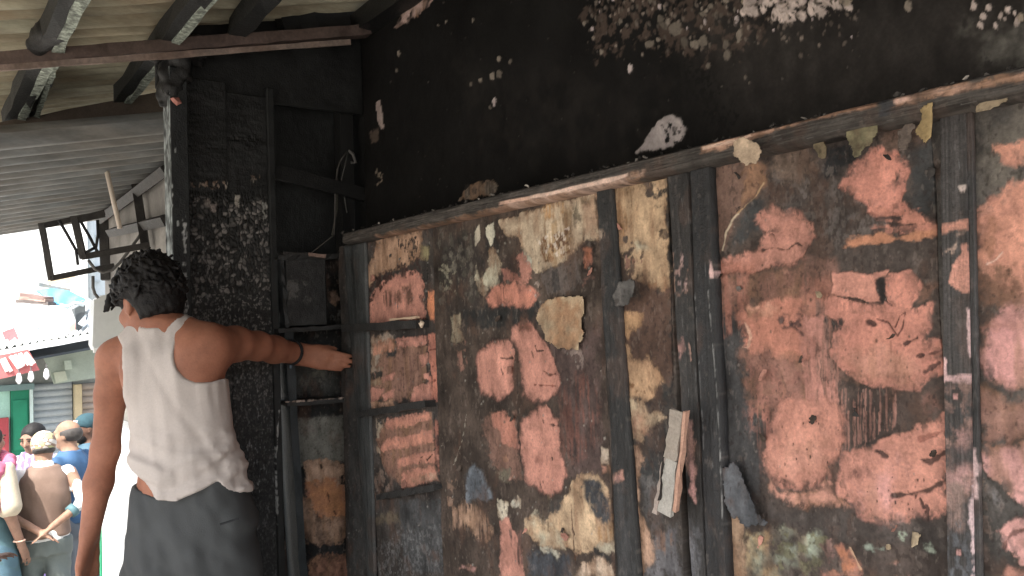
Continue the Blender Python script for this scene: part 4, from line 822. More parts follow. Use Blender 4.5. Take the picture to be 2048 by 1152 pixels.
# ------------------------------------------------------------------ charred partition across the verandah
part = thing('charred_partition', (.95, YP, 0), 'alligator charred timber partition behind the man in the vest', 'partition')
def PW(pts, Y=YP): return [(at_y(x, y, Y)[0], at_y(x, y, Y)[2]) for x, y in pts]
def pfn(Y): return lambda U, V, H: np.stack([U, Y - H, V], -1)
def charboard(x0, x1, z0, z1, Y, seed, nu=110, nv=620, name='charred_board'):
    s = Surf(np.linspace(x0, x1, nu), np.linspace(z0, z1, nv), (.013, .0135, .0135), .5, 18, seed)
    wu = s.U + (fbm(s.U, s.V, 25, 3, seed) - .5) * .03; wv = s.V + (fbm(s.U, s.V, 25, 3, seed + 1) - .5) * .03
    big = sstep(1.35, 1.85, s.V)
    f1, f2, cid = vor(wu, wv, 80, seed, 1, .8); g1, g2, cid2 = vor(wu, wv, 140, seed + 1, 1, .8)
    e = np.where(big > .5, f2 - f1, g2 - g1); c = np.where(big > .5, cid, cid2)
    dome = sstep(.02, .35, e); s.H += dome * (.005 * big + .0028 * (1 - big)) * (.08 + .92 * sstep(1.95, 1.9, s.V)) + (fbm(s.U * .3, s.V, 60, 3, seed) - .5) * .004
    up = sstep(1.93, 1.90, s.V + (fbm(s.U, s.V, 20, 3, seed) - .5) * .03)
    ash = (sstep(1.0, 1.7, s.V) * .8 + .2) * up * dome * np.clip(sstep(.45, 1.0, c) + .06, 0, 1) * (.35 + .9 * fbm(s.U, s.V, 50, 3, seed + 5))
    s.C = s.C + ash[..., None] * np.array((.27, .25, .235))
    sp = fbm(s.U, s.V * .5, 170, 2, seed + 3); s.C = s.C + (sstep(.70, .80, sp) * .12 * up * sstep(.35, .7, fbm(s.U, s.V * .6, 9, 3, seed + 6)))[..., None]
    for i in range(26):
        if rs.rand() < .5: continue
        zz = rs.uniform(z0, z1); s.line([(x0, zz), (x1, zz + rs.uniform(-.01, .01))], (.008, .008, .008), .002, .003, -.003)
    return s, lambda: s.build(name, pfn(Y), M_char, part, .03)
s, go = charboard(.665, .806, .2, 2.30, YP, 31)
s.poly(PW([(380, 366), (400, 362), (440, 360), (475, 366), (470, 376), (420, 380), (382, 374)]), (.42, .39, .35), .002, .005, 90, h=.002, mode='speckle')
s.poly(PW([(402, 400), (415, 395), (425, 408), (418, 416), (404, 412)]), (.24, .21, .19), .002, .003, h=.002); s.poly(PW([(420, 410), (432, 408), (430, 425), (420, 424)]), (.22, .19, .175), .002, .003, h=.002)
s.poly(PW([(372, 440), (377, 440), (380, 620), (374, 620)]), (.36, .36, .34), .002, .004, 60, mode='blotch')
go()
s, go = charboard(.8085, .94, .2, 2.27, YP + .004, 32)
s.poly(PW([(500, 352), (520, 350), (522, 372), (505, 376)]), (.3, .28, .25), .002, .006, 90, mode='speckle')
s.poly(PW([(470, 390), (480, 390), (478, 415), (470, 412)]), (.4, .37, .33), .002, .004, 90, mode='blotch')
s.poly(PW([(525, 400), (533, 400), (535, 450), (528, 450)]), (.3, .3, .28), .002, .004, 60, mode='blotch')
go()
tr = Surf(np.linspace(.9415, .962, 14), np.linspace(.2, 2.3, 400), (.014, .015, .015), .4, 14, 33)
tr.line(PW([(552, 215), (556, 400), (556, 560)]), (.30, .30, .29), .003, .004, .001, .8); tr.line(PW([(556, 820), (549, 930), (553, 1010), (549, 1100), (552, 1150)]), (.34, .34, .33), .003, .003, .001)
tr.build('edge_trim', pfn(YP - .012), M_char, part, .05)
dk = Surf(np.linspace(.942, 1.32, 120), np.linspace(.2, 2.60, 300), (.011, .012, .012), .5, 8, 34)
dk.build('soot_panel', pfn(YP + .14), M_char, part, .02)
tp = Surf(np.linspace(.60, 1.32, 120), np.linspace(2.262, 2.62, 120), (.012, .0125, .0125), .6, 9, 35)
tp.poly(PW([(370, 160), (410, 155), (440, 165), (400, 172)]), (.12, .12, .115), .004, .008)
tp.build('soot_panel', pfn(YP + .03), M_char, part, .02)
m = MB(); m.beam((.962, YP + .05, 2.03), (1.32, YP + .05, 1.965), .03, .05, seg=8, jit=.001, c=(.008, .008, .008)); m.build('cross_rail', M_char, part)
m = MB(); m.beam((1.255, YP + .10, .2), (1.268, YP + .10, 2.5), .05, .06, up=(0, 1, 0), seg=10, jit=.0015, c=(.008, .008, .008)); m.build('corner_post', M_char, part)

# burnt shelf unit fixed beside the boards
su = thing('burnt_shelf_unit', (1.08, YP, 0), 'narrow burnt shelf unit between the charred boards and the panelling', 'shelf unit')
bk = Surf(np.linspace(.965, 1.24, 150), np.concatenate([[.05], np.linspace(.4, 1.73, 560)]), (.02, .02, .02), .5, 14, 36)
Yb = YP + .07
b_ = lambda p: PW(p, Yb)
bk.poly(b_([(545, 560), (556, 565), (566, 610), (570, 640), (560, 662), (548, 650), (546, 600)]), (.50, .34, .26), .002, .006, 60, mode=None)
bk.line(b_([(545, 592), (560, 590)]), (.08, .04, .035), .004, .003); bk.line(b_([(550, 612), (566, 608)]), (.08, .04, .035), .004, .003); bk.line(b_([(552, 636), (568, 634)]), (.08, .04, .035), .004, .003)
bk.poly(b_([(655, 585), (672, 580), (680, 600), (672, 612), (660, 605)]), (.28, .2, .16), .004, .005)
bk.poly(b_([(665, 625), (690, 615), (690, 650), (672, 655)]), (.12, .115, .11), .004, .008, mode='blotch')
bk.poly(b_([(575, 722), (690, 715), (690, 792), (580, 795)]), (.062, .062, .058), .01, .01)
bk.poly(b_([(595, 735), (640, 730), (650, 770), (600, 775)]), (.12, .115, .10), .012, .012, mode='blotch')
bk.poly(b_([(680, 762), (690, 755), (690, 782), (683, 785)]), (.2, .12, .1), .004, .004)
bk.poly(b_([(588, 835), (690, 828), (692, 925), (592, 930)]), (.17, .165, .145), .005, .006, 30, vf=18)
bk.poly(b_([(592, 842), (640, 838), (645, 865), (596, 862)]), (.22, .2, .18), .006, .009, mode='blotch')
bk.poly(b_([(608, 925), (640, 915), (676, 920), (692, 935), (690, 965), (698, 970), (700, 1010), (690, 1040), (640, 1040), (612, 990)]), (.44, .29, .18), .003, .006, 60, h=.001)
bk.poly(b_([(615, 965), (650, 960), (688, 970), (690, 1030), (668, 1050), (640, 1030), (620, 1005)]), (.43, .19, .09), .006, .008, h=.001)
bk.line(b_([(655, 985), (660, 1010), (672, 1030)]), (.2, .08, .04), .004, .004)
bk.poly(b_([(583, 1000), (600, 985), (625, 1000), (635, 1035), (700, 1030), (698, 1070), (680, 1090), (640, 1095), (600, 1075), (590, 1040)]), (.28, .185, .135), .004, .009, 60, vf=60, var=.5)
bk.poly(b_([(676, 950), (690, 950), (692, 970), (678, 972)]), (.012, .012, .012), .002, .004)
bk.poly(b_([(618, 1120), (640, 1108), (700, 1112), (702, 1160), (615, 1160)]), (.25, .13, .09), .004, .009, 60, vf=60, var=.5)
bk.line(b_([(641, 930), (643, 936)]), (.02, .015, .012), .008, .002)
bk.build('back_panel', pfn(Yb), M_paint, su, .02)
def pbeam(name, a, b, wd, ht, up, Y, c=(.02, .021, .021), n=10, j=.0015, par=su):
    m = MB(); m.beam(at_y(*a, Y), at_y(*b, Y), wd, ht, up=up, seg=n, jit=j, c=c); return m.build(name, M_char, par)
pbeam('side_panel', (566, 660), (596, 1160), .028, .11, (0, 1, 0), YP + .01, (.028, .034, .037))
pbeam('side_panel', (553, 515), (564, 662), .012, .10, (0, 1, 0), YP + .01, (.022, .024, .025))
pbeam('shelf', (545, 662), (705, 652), .12, .014, (0, 0, 1), YP, (.022, .022, .022)); pbeam('shelf', (562, 806), (706, 796), .12, .014, (0, 0, 1), YP + .005, (.03, .029, .028))
pbeam('top_rail', (545, 518), (700, 514), .10, .016, (0, 0, 1), YP + .01, (.02, .02, .02))
m = MB()
for i in range(26):
    x = rs.uniform(566, 690); p = at_y(x, 806 - (x - 562) * .07 - 1, YP - .056); r = rs.uniform(.002, .006)
    m.beam(p - np.array([r, 0, 0]), p + np.array([r, 0, .001]), r * 1.2, r, jit=r * .2, c=np.array((.34, .27, .23)) * rs.uniform(.3, 1.1))
o = m.build('ash_debris', M_paint, su); o['kind'] = 'stuff'
bx = thing('charred_box', at_y(608, 652, YP), 'black charred box standing on the upper shelf under the hanging wires', 'box')
s = Surf(np.linspace(.985, 1.125, 50), np.linspace(1.492, 1.722, 80), (.024, .024, .024), .5, 20, 37)
s.poly(PW([(562, 560), (610, 555), (620, 600), (565, 605)], YP - .03), (.085, .082, .078), .01, .012, mode='blotch'); s.build('box_front', pfn(YP - .03), M_char, bx, .085)
m = MB(); m.beam((.972, YP + .012, 1.732), (1.14, YP + .012, 1.728), .10, .018, seg=6, jit=.001, c=(.03, .027, .025)); m.build('box_lid', M_char, bx)
m = MB(); m.beam((1.06, YP - .042, 1.734), (1.12, YP - .042, 1.728), .008, .012, seg=3, jit=.0008, c=(.26, .18, .15)); m.build('scorched_edge', M_paint, bx)
# hanging wires
wr = thing('burnt_wires', at_y(690, 310, 2.7), 'bundle of burnt grey wires looped over a nail in the dark corner', 'wires')
for pts, r, c in (([(694, 303), (683, 318), (676, 335), (671, 370), (670, 430), (668, 470)], .0032, (.08, .075, .07)), ([(696, 302), (690, 330), (683, 360), (690, 400), (694, 425)], .0025, (.08, .08, .075)), ([(697, 301), (706, 308), (711, 325), (702, 325)], .006, (.12, .115, .11)), ([(668, 470), (655, 480), (640, 492), (620, 508)], .002, (.11, .1, .09)), ([(680, 320), (674, 340), (674, 420), (664, 470)], .002, (.09, .085, .07))):
    m = MB(); m.tube([at_y(x, y, 2.69) for x, y in pts], r, 6, c); m.build('wire', M_paint, wr, True)

# post at the verandah corner
po = thing('charred_post', (.64, 2.6, 0), 'charred square post at the verandah corner beside the alligator charred boards', 'post')
s = Surf(np.linspace(.612, .662, 26), np.linspace(0.0, 2.30, 420), (.016, .018, .019), .4, 16, 38, .4)
for x, y in ((343, 372), (345, 390), (356, 446), (344, 412), (371, 500), (340, 520), (350, 300)): s.poly(PW([(x - 2, y - 4), (x + 2, y - 4), (x + 2, y + 4), (x - 2, y + 4)], 2.55), (.4, .42, .42), .0015, .003)
s.poly(PW([(366, 430), (372, 430), (376, 640), (366, 640)], 2.55), (.35, .36, .36), .002, .004, 80, mode='speckle')
s.build('post_front', pfn(2.552), M_char, po, .083)
sd = Surf(np.linspace(2.553, 2.635, 30), np.linspace(0, 2.30, 420), (.15, .165, .165), .5, 40, 39)  # street face: ash speckle, with the daylight on it painted in as a paler base
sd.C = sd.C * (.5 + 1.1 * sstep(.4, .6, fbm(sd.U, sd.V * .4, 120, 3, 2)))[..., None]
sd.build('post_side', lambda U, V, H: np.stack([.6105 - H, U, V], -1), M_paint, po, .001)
lump('post_cap', [(.575, 2.585, 2.345), (.70, 2.585, 2.375)], [.035, .042], M_char, po, .04); lump('post_head', [(.63, 2.59, 2.22), (.64, 2.59, 2.36)], [.042, .05], M_char, po, .04)
m = MB(); m.beam(at_y(350, 196, 2.53), at_y(357, 205, 2.53), .02, .018, seg=2, jit=.003, c=(.35, .15, .12)); m.build('brick_chip', M_paint, po)

# ------------------------------------------------------------------ roof over the verandah
SL = .253
def rz(X, off=0): return 2.503 + SL * (X - 1.305) + off
def at_roof(px, py, off):
    d = ray(px, py); k = 2.503 - SL * 1.305 + off
    t = (k - EYE[2]) / (d[2] - SL * d[0]); return EYE + d * t
rf = thing('tin_roof', (.2, 1.5, 2.2), 'fire stained corrugated tin roof on charred purlins over the verandah', 'roof')
M_tin = mat('stained_tin', (.52, .51, .39), .6, False, .35, 4, .15, 40, .2, 40, spec=.3, stretch=(1.0, 5, 5), tint=(.30, .23, .15))
M_blue = mat('blue_tin', (.155, .170, .175), .55, False, .45, 3, .12, 40, .15, 30, spec=.3, stretch=(1.5, 6, 6), tint=(.17, .155, .135))
M_tin2 = mat('sooty_tin', (.10, .08, .06), .65, False, .5, 4, .2, 40, .2, 40, stretch=(1.0, 5, 5), tint=(.20, .15, .09))
def corr(name, x0, x1, y0, y1, zf, mt, par, per=.088, amp=.025, nx=16, th=.0012, ph=0, wob=0):
    ny = int((y1 - y0) / per * 10) + 1; y = np.linspace(y0, y1, ny); x = np.linspace(x0, x1, nx)
    X, Y = np.meshgrid(x, y); Z = zf(X, Y) + amp * (np.tanh(2.6 * np.sin(2 * np.pi * (Y - y0) / per + ph)) if mt is M_blue else np.sin(2 * np.pi * (Y - y0) / per + ph)) + wob * (fbm(X, Y, 3, 3, 6) - .5)
    V = np.stack([X, Y, Z], -1).reshape(-1, 3); n = len(V); V = np.concatenate([V, V + [0, 0, th]])
    i = np.arange(n).reshape(ny, nx); q = np.stack([i[:-1, :-1], i[1:, :-1], i[1:, 1:], i[:-1, 1:]], -1).reshape(-1, 4)
    ring = np.concatenate([i[0, :], i[1:, -1], i[-1, -2::-1], i[-2:0:-1, 0]]); k = np.roll(ring, -1)
    F = np.concatenate([q, q[:, ::-1] + n, np.stack([ring, k, k + n, ring + n], -1)])
    return mk(name, V, F, mt, par, True)
zf = lambda X, Y: rz(X, .135)
corr('roof_sheet', -.95, 1.42, -.9, .02, zf, M_tin2, rf, wob=.02)
corr('roof_sheet', -.95, 1.42, -.02, .92, lambda X, Y: zf(X, Y) + .014, M_tin2, rf, wob=.02); corr('roof_sheet', -.95, 1.42, .88, 1.78, zf, M_tin2, rf, ph=1, wob=.02)
corr('roof_sheet', -.95, 1.42, 1.74, 2.60, lambda X, Y: zf(X, Y) + .014, M_tin, rf, wob=.02); corr('roof_sheet', -.95, 1.36, 3.36, 4.0, lambda X, Y: zf(X, Y) + .012, M_tin, rf, ph=1, wob=.02); corr('roof_sheet', -.95, 1.36, 2.56, 3.42, zf, M_tin, rf, ph=2, wob=.02)
def rbeam(name, a, b, wd, ht, mt, seg=12, jit=.002, c=(.016, .017, .017)):
    m = MB(); m.beam(a, b, wd, ht, seg=seg, jit=jit, c=c); return m.build(name, mt, rf)
M_rust = mat('rusty_pipe', (.12, .085, .072), .55, False, .5, 9, .3, 90, .4, 90, tint=(.07, .05, .045), spec=.4)
a = at_y(-140, 132, 2.55); b = at_y(735, 62, 2.55)
rbeam('beam', a + [0, 0, 0], b, .05, .036, M_rust, 30, .0012)
m = MB(); a2 = at_y(-140, 146, 2.53); b2 = at_y(700, 84, 2.53); m.beam(a2, b2, .006, .018, seg=16, jit=.001); m.build('beam_flange', mat('worn_steel', (.24, .20, .175), .6, False, .5, 8, .3, 90, .3, 90, tint=(.22, .15, .12)), rf)
def purlin(p0, p1, ex, wd=.055, ht=.06, off=.085, mt=M_ash):
    a = at_roof(*p0, off); b = at_roof(*p1, off); d = (a - b) / np.linalg.norm(a - b)
    a = a + d * ex
    return rbeam('purlin', a, b, wd, ht, mt, 16, .003)
M_ash2 = mat('ash_crusted_char', (.05, .055, .05), .8, False, .7, 70, .6, 160, .8, 90, tint=(.42, .47, .40))
def ash_purlin(p0, p1, ex, wd, ht, off):
    o = purlin(p0, p1, ex, wd, ht, off, M_black); a = at_roof(*p0, off); b = at_roof(*p1, off); d = (a - b) / np.linalg.norm(a - b); a = a + d * ex
    sft = np.array([wd * .36, 0, -ht * .50 + SL * wd * .3])
    m = MB(); m.beam(a + sft, b + sft - d * .004, wd * .46, ht * .30, seg=24, jit=.0016); q = m.build('ash_crust', M_ash2, o)
ash_purlin((105, 60), (22, 238), 1.2, .058, .055, .066); ash_purlin((118, 60), (56, 246), .06, .035, .05, .066)
ash_purlin((372, 20), (245, 190), 1.6, .055, .055, .066); purlin((560, -40), (470, 60), 1.5, .05, .06, .07, M_black)
lump('charred_joint', [at_roof(70, 92, .05), at_roof(112, 62, .06)], [.028, .034], M_char, rf, .035)
m = MB(); m.beam(at_y(-150, 301, 3.4), at_y(330, 204, 3.4), .03, .085, seg=14, jit=.0015, c=(.105, .082, .065)); m.build('fascia_board', M_paint, rf)
m = MB(); m.beam(at_y(560, 50, 2.62), at_y(800, 20, 2.62), .06, .10, seg=8, jit=.004, c=(.012, .012, .012)).beam((1.27, -.9, 2.56), (1.27, 2.6, 2.56), .07, .07, seg=20, jit=.003, c=(.013, .013, .013)); m.build('wall_plate', M_char, rf)

# ------------------------------------------------------------------ neighbouring shop
M_grey = mat('grey_render', (.33, .31, .28), .85, False, .4, 4, .2, 60, .3, 60, tint=(.20, .19, .18))
nb = thing('neighbour_shop', (.95, 4.2, -.75), 'sooty grey side wall of the next shop under a blue tin roof', 'shop wall')
MB().box((.9, 2.95, 1.62), (1.0, 5.42, 2.26)).build('fascia_wall', M_grey, nb)
MB().box((.93, 2.95, -.749), (1.0, 5.42, 1.618)).build('lower_wall', mat('pale_render', (.42, .39, .33), .85, False, .25, 3, .2, 60, .3, 60), nb)
corr('roof_sheet', .12, 1.0, 2.9, 4.6, lambda X, Y: 2.135 + .215 * (X - .37) + .012 * (4.6 - Y), M_blue, nb, per=.15, amp=.030); corr('roof_sheet', .12, 1.0, 4.55, 5.56, lambda X, Y: 2.130 + .215 * (X - .37) + .02 * (4.55 - Y), M_blue, nb, per=.15, amp=.030)
def nbeam(name, pts, wd, Y=None, X=None, mt=M_iron, par=None, n=6):
    P = [at_y(x, y, Y) if X is None else at_x(x, y, X) for x, y in pts]
    m = MB()
    for i in range(len(P) - 1): m.beam(P[i], P[i + 1], wd, wd, up=(.3, .9, .2), seg=3, jit=.0006)
    return m.build(name, mt, par or nb)
nbeam('wall_frame', [(222, 465), (335, 440)], .045, X=.87); nbeam('wall_frame', [(268, 345), (292, 500)], .035, X=.86); nbeam('corner_bar', [(207, 415), (212, 560)], .05, X=.88)
nbeam('wall_plate', [(335, 338), (200, 440)], .045, X=.86)
def frame(label, bars, Y, wd):
    t = thing('iron_sign_frame', at_y(*bars[0][0], Y), label, 'sign frame', 'empty iron sign frames under the blue tin roof')
    for a, b in bars: nbeam('bar', [a, b], wd, Y=Y, par=t)
    return t
frame('larger empty iron sign frame, hanging lower left over the street', [((83, 446), (103, 560)), ((100, 557), (228, 531)), ((83, 452), (208, 425))], 4.5, .026)
frame('smaller empty iron sign frame hanging in front of the sooty shop wall', [((148, 432), (167, 517)), ((163, 514), (298, 490)), ((150, 440), (208, 428))], 4.1, .028)
rod = MB(); rod.tube([at_y(203, 294, 3.75), at_y(222, 380, 3.75), at_y(240, 457, 3.75)], .010, 8, (.5, .43, .36)); tag(rod.build('hanging_rod', M_metal, None, True), 'pale metal rod hanging slanted from the blue tin roof', 'rod')
for lab, cables in (('black cables sagging through the iron sign frames', [[(118, 440), (135, 470), (152, 500), (156, 530)], [(160, 440), (180, 475), (198, 510)], [(195, 440), (196, 470), (192, 495)], [(158, 508), (178, 502), (192, 494)]]), ('grey cable looping from the small frame down the pale shop wall', [[(176, 520), (190, 538), (205, 545), (225, 540), (240, 525), (255, 505), (275, 478), (283, 465)], [(186, 552), (186, 575), (190, 588), (197, 596)]])):
    t = thing('hanging_cables', at_y(*cables[0][0], 4.2), lab, 'cables')
    for c in cables:
        m = MB(); m.tube([at_y(x, y, 4.2) for x, y in c], .007, 6, (.03, .03, .032) if 'black' in lab else (.12, .115, .11)); m.build('cable', M_col, t, True)
M_white = mat('white_enamel', (.80, .81, .80), .45, False, .04, 3, .03, 60, .05, 60)
M_plast = mat('milky_plastic', (.60, .62, .61), .4, False, .08, 5, .04, 60, .05, 60)
bxs = thing('milky_sign_box', at_y(225, 690, 4.4), 'milky white plastic sign box hanging beside the man\'s head', 'sign box')
def quad(pts, Y): return [at_y(x, y, Y) for x, y in pts]
m = MB(); m.slab(quad([(184, 602), (198, 592), (300, 575), (330, 600), (325, 672), (206, 706), (186, 700), (181, 690)], 4.4), .12); m.build('box_body', M_plast, bxs)
m = MB()
for i in range(16):
    x = 186 + i * 6.2; y = 702 - i * 1.8; m.slab(quad([(x, y - 4), (x + 6.5, y - 6), (x + 5 + rs.uniform(-2, 2), y + rs.uniform(2, 6)), (x + 1, y + rs.uniform(2, 7))], 4.33), .02)
m.build('torn_lower_edge', M_white, bxs)
wc = thing('white_steel_cupboard', at_x(250, 1150, .85), 'white steel two door cupboard standing in the sun behind the man', 'cupboard')
ya = at_x(208, 1100, .85)[1]; yb = at_x(230.5, 1100, .85)[1]; yc = 3.55
MB().box((.86, yc, -.749), (.925, ya, .98)).build('carcass', M_white, wc)
MB().box((.84, yb + .006, -.72), (.858, ya - .005, .96)).build('door', M_white, wc); MB().box((.84, yc, -.72), (.858, yb - .006, .96)).build('door', M_white, wc)
gx = at_x(203, 1100, .85)[1]
gp = MB(); gp.box((.852, gx - .02, -.749), (.95, gx + .075, .60)).box((.846, gx, -.1), (.8515, gx + .05, .5)); tag(gp.build('green_post', mat('green_paint', (.03, .22, .12), .6, False, .15, 5, .1, 60, .1, 60)), 'short green painted post beside the white steel cupboard', 'post')
# ------------------------------------------------------------------ buildings and clutter across the street
YF = 9.0
def qd(pts, Y): return [at_y(x, y, Y) for x, y in pts]
def rect(px0, py0, px1, py1, Y):
    a = at_y(px0, (py0 + py1) / 2, Y); b = at_y(px1, (py0 + py1) / 2, Y); mx = (px0 + px1) / 2
    return a[0], b[0], at_y(mx, py1, Y)[2], at_y(mx, py0, Y)[2]
def rbox(mb, px0, py0, px1, py1, Y, th=.05, c=None):
    x0, x1, z0, z1 = rect(px0, py0, px1, py1, Y); mb.box((x0, Y - th, z0), (x1, Y, z1), c); return mb
M_wh = mat('whitewash', (.78, .79, .78), .85, False, .06, 1.5, .05, 30, .1, 20)
ub = thing('white_house', at_y(60, 900, 12), 'whitewashed upper storey house behind the shop awnings', 'house')
x0, x1, z0, z1 = rect(-260, 250, 175, 800, 12)
MB().box((x0, 12, -.749), (x1, 15, 9)).build('wall', M_wh, ub)
x0b, x1b, _, _ = rect(176, 250, 420, 800, 13)
MB().box((x0b, 13, -.749), (x1b, 16, 8)).build('side_wall', mat('bluish_wash', (.62, .68, .72), .85, False, .08, 1.5, .05, 30), ub)
m = MB(); rbox(m, -4, 434, 76, 440, 11.98, .05, (.55, .55, .55)); m.build('ledge_pipe', M_col, ub)
for (a, b, c, d) in ((44, 505, 82, 565), (-60, 500, -20, 565)):
    f = MB(); rbox(f, a, b, c, d, 11.99, .03, (.74, .76, .76)); fo = f.build('window', M_col, ub)
    g = MB(); rbox(g, a + 3, b + 4, c - 3, d - 3, 11.955, .012, (.62, .70, .72)); g.build('pane', M_col, fo)
for i in range(5): m = MB(); rbox(m, 168 + i * .6, 470 + i * 30, 200, 474 + i * 30, 12.99, .04, (.5, .56, .6)); m.build('brick_course', M_col, ub)
m = MB(); m.tube([at_y(181, 440, 12.8), at_y(182, 620, 12.8)], .05, 8, (.55, .6, .62)); m.build('drain_pipe', M_col, ub, True)

sh = thing('shop_row', at_y(90, 1080, YF), 'low row of shut shops across the street under a tin awning', 'shop')
M_shopwall = mat('dull_plaster', (.30, .32, .30), .85, False, .2, 2, .15, 30)
x0, x1, z0, z1 = rect(-300, 640, 420, 760, YF)
MB().box((x0, YF + .02, -.749), (x1, YF + 2.6, at_y(60, 655, YF)[2])).build('wall', M_shopwall, sh)
def shutter(px0, py0, px1, col):
    x0, x1, zb, zt = rect(px0, py0, px1, 1060, YF - .02); zb = -.70
    f = MB(); f.box((x0, YF - .01, zb), (x1, YF + .015, zt), np.array(col) * .5); fo = f.build('rolling_shutter', M_col, sh)
    n = 26; dz = (zt - zb) / n; me = None
    for i in range(n):
        V = []; prof = [(0, 0), (.018, .18), (.028, .5), (.018, .82), (0, 1)]
        for xx in (x0 + .01, x1 - .01):
            for (dy, t) in prof: V.append((xx, YF - .012 - dy, zb + dz * (i + t) * 1.0))
        F = [(k, k + 1, k + 6, k + 5) for k in range(4)]
        mk('shutter_slat', V, [tuple(reversed(q)) for q in F], M_col, fo, True, np.tile(col, (10, 1)))
    return fo
shutter(66, 766, 148, (.36, .40, .42)); shutter(164, 764, 260, (.36, .31, .27))
m = MB(); rbox(m, 148, 768, 163, 1075, YF - .02, .10, (.50, .42, .27)); m.build('timber_pillar', M_col, sh)
m = MB(); rbox(m, 22, 778, 59, 1085, YF - .01, .05, (.02, .20, .115)); rbox(m, 26, 800, 55, 900, YF - .062, .012, (.022, .22, .125)); rbox(m, 26, 912, 55, 1060, YF - .062, .012, (.022, .22, .125)); m.build('green_door', M_col, sh)
m = MB(); rbox(m, 59.5, 772, 66, 1085, YF - .01, .10, (.50, .62, .60)); rbox(m, -2, 772, 21, 1085, YF - .01, .03, (.34, .55, .47)); rbox(m, -10, 768, 66, 780, YF, .12, (.16, .24, .24)); m.build('door_frame', M_col, sh)
m = MB(); rbox(m, -20, 836, 17, 960, YF - .05, .06, (.34, .06, .07)); m.build('maroon_board', M_col, sh)
m = MB(); m.slab(qd([(86, 712), (200, 694), (215, 752), (108, 768), (98, 740)], YF - .3), .06, (.36, .42, .36)); m.build('pale_green_fascia', M_col, sh)
m = MB(); m.slab(qd([(128, 722), (142, 720), (144, 738), (130, 740)], YF - .36), .02, (.46, .54, .46)); m.slab(qd([(107, 745), (130, 742), (135, 760), (112, 766)], YF - .36), .02, (.46, .5, .4)); m.build('patched_panel', M_col, sh)
# awning: sheet sloping down towards us
aw = thing('tin_awning', at_y(90, 690, 8.2), 'white tin awning over the shut shops, piled with boards and tarpaulin', 'awning')
bl = [at_y(-120, 672, YF + .1), at_y(250, 610, YF + .1)]; fl = [at_y(-120, 719, 8.0), at_y(250, 655, 8.0)]
nn = 12
for i in range(6):
    t0, t1 = i / 6 + .002, (i + 1) / 6 - .002; V = []; F = []; n = 12
    for j in range(n + 1):
        t = t0 + (t1 - t0) * j / n; dz = .02 * math.sin(j * math.pi)  + .018 * math.sin(j * 1.57 * 2)
        for a, b, f in ((bl[0], bl[1], 0), (fl[0], fl[1], 1)):
            p = a + (b - a) * t; V.append(p + [0, 0, dz + .018 * math.sin(j * 2.1 + i)])
    m_ = len(V)
    for j in range(n): F.append((2 * j, 2 * j + 1, 2 * j + 3, 2 * j + 2))
    V2 = [np.array(v) + [0, 0, .006] for v in V]; F += [tuple(reversed([q + m_ for q in f])) for f in F[:n]]
    mk('awning_sheet', V + V2, F, M_wh, aw, False)
m = MB(); m.beam(fl[0] - [0, 0, .03], fl[1] - [0, 0, .03], .04, .05, seg=8, jit=.004); m.build('front_rail', mat('pale_rail', (.66, .7, .7), .6, False, .1, 4), aw)
m = MB(); m.slab([bl[0] - [0, .1, .25], bl[1] - [0, .1, .25], fl[1] + [0, .1, -.14], fl[0] + [0, .1, -.14]], .02); m.build('soffit', mat('dark_soffit', (.07, .085, .10), .8, False, .3, 3), aw)
def awn(px, py, t): return None
def onsheet(name, label, cat, quads, Y, cols, th=.02):
    m = MB()
    for q, c in zip(quads, cols): m.slab(qd(q, Y), th, c)
    return tag(m.build(name, M_col), label, cat)
onsheet('red_board', 'faded red board lying on the left end of the tin awning', 'board', [[(4, 664), (28, 655), (41, 684), (14, 692)]], 8.3, [(.42, .12, .13)])
onsheet('white_board', 'plain white board between the red board and the large white sheet', 'board', [[(34, 652), (66, 640), (84, 676), (46, 690)]], 8.3, [(.46, .52, .55)])
onsheet('white_sheet', 'large white sheet draped over the middle of the awning', 'sheet', [[(69, 636), (100, 622), (142, 618), (151, 640), (150, 662), (128, 672), (106, 686), (92, 680)]], 8.1, [(.62, .64, .63)])
m = MB(); m.slab(qd([(105, 622), (140, 617), (143, 628), (112, 634)], 8.05), .02, (.35, .62, .58)).slab(qd([(138, 655), (150, 645), (150, 660), (140, 665)], 8.05), .015, (.75, .3, .26)); tag(m.build('stained_cloth', M_col), 'teal and red stained cloth scrap on the white sheet', 'cloth')
# tarp with a sagging surface
n = 14; V = []; F = []
top = [(72, 580), (100, 576), (140, 582), (172, 598)]; bot = [(108, 606), (122, 610), (150, 609), (168, 602)]
for i in range(n + 1):
    t = i / n * 3; k = min(int(t), 2); f = t - k
    a = np.array(top[k]) * (1 - f) + np.array(top[k + 1]) * f; b = np.array(bot[k]) * (1 - f) + np.array(bot[k + 1]) * f
    for j in range(7):
        q = a + (b - a) * j / 6; V.append(at_y(q[0], q[1], 8.75 - .35 * j / 6 + .04 * math.sin(i * 1.3 + j)))
for i in range(n):
    for j in range(6): k = i * 7 + j; F.append((k, k + 1, k + 8, k + 7))
mm = len(V); V2 = [v + [0, .02, -.01] for v in V]
tag(mk('blue_tarpaulin', V + V2, [tuple(reversed(f)) for f in F] + [tuple(x + mm for x in f) for f in F], mat('blue_tarp', (.10, .42, .72), .4, False, .15, 6, .08, 50, .1, 30), None, True), 'bright blue tarpaulin folded over planks above the awning', 'tarpaulin')
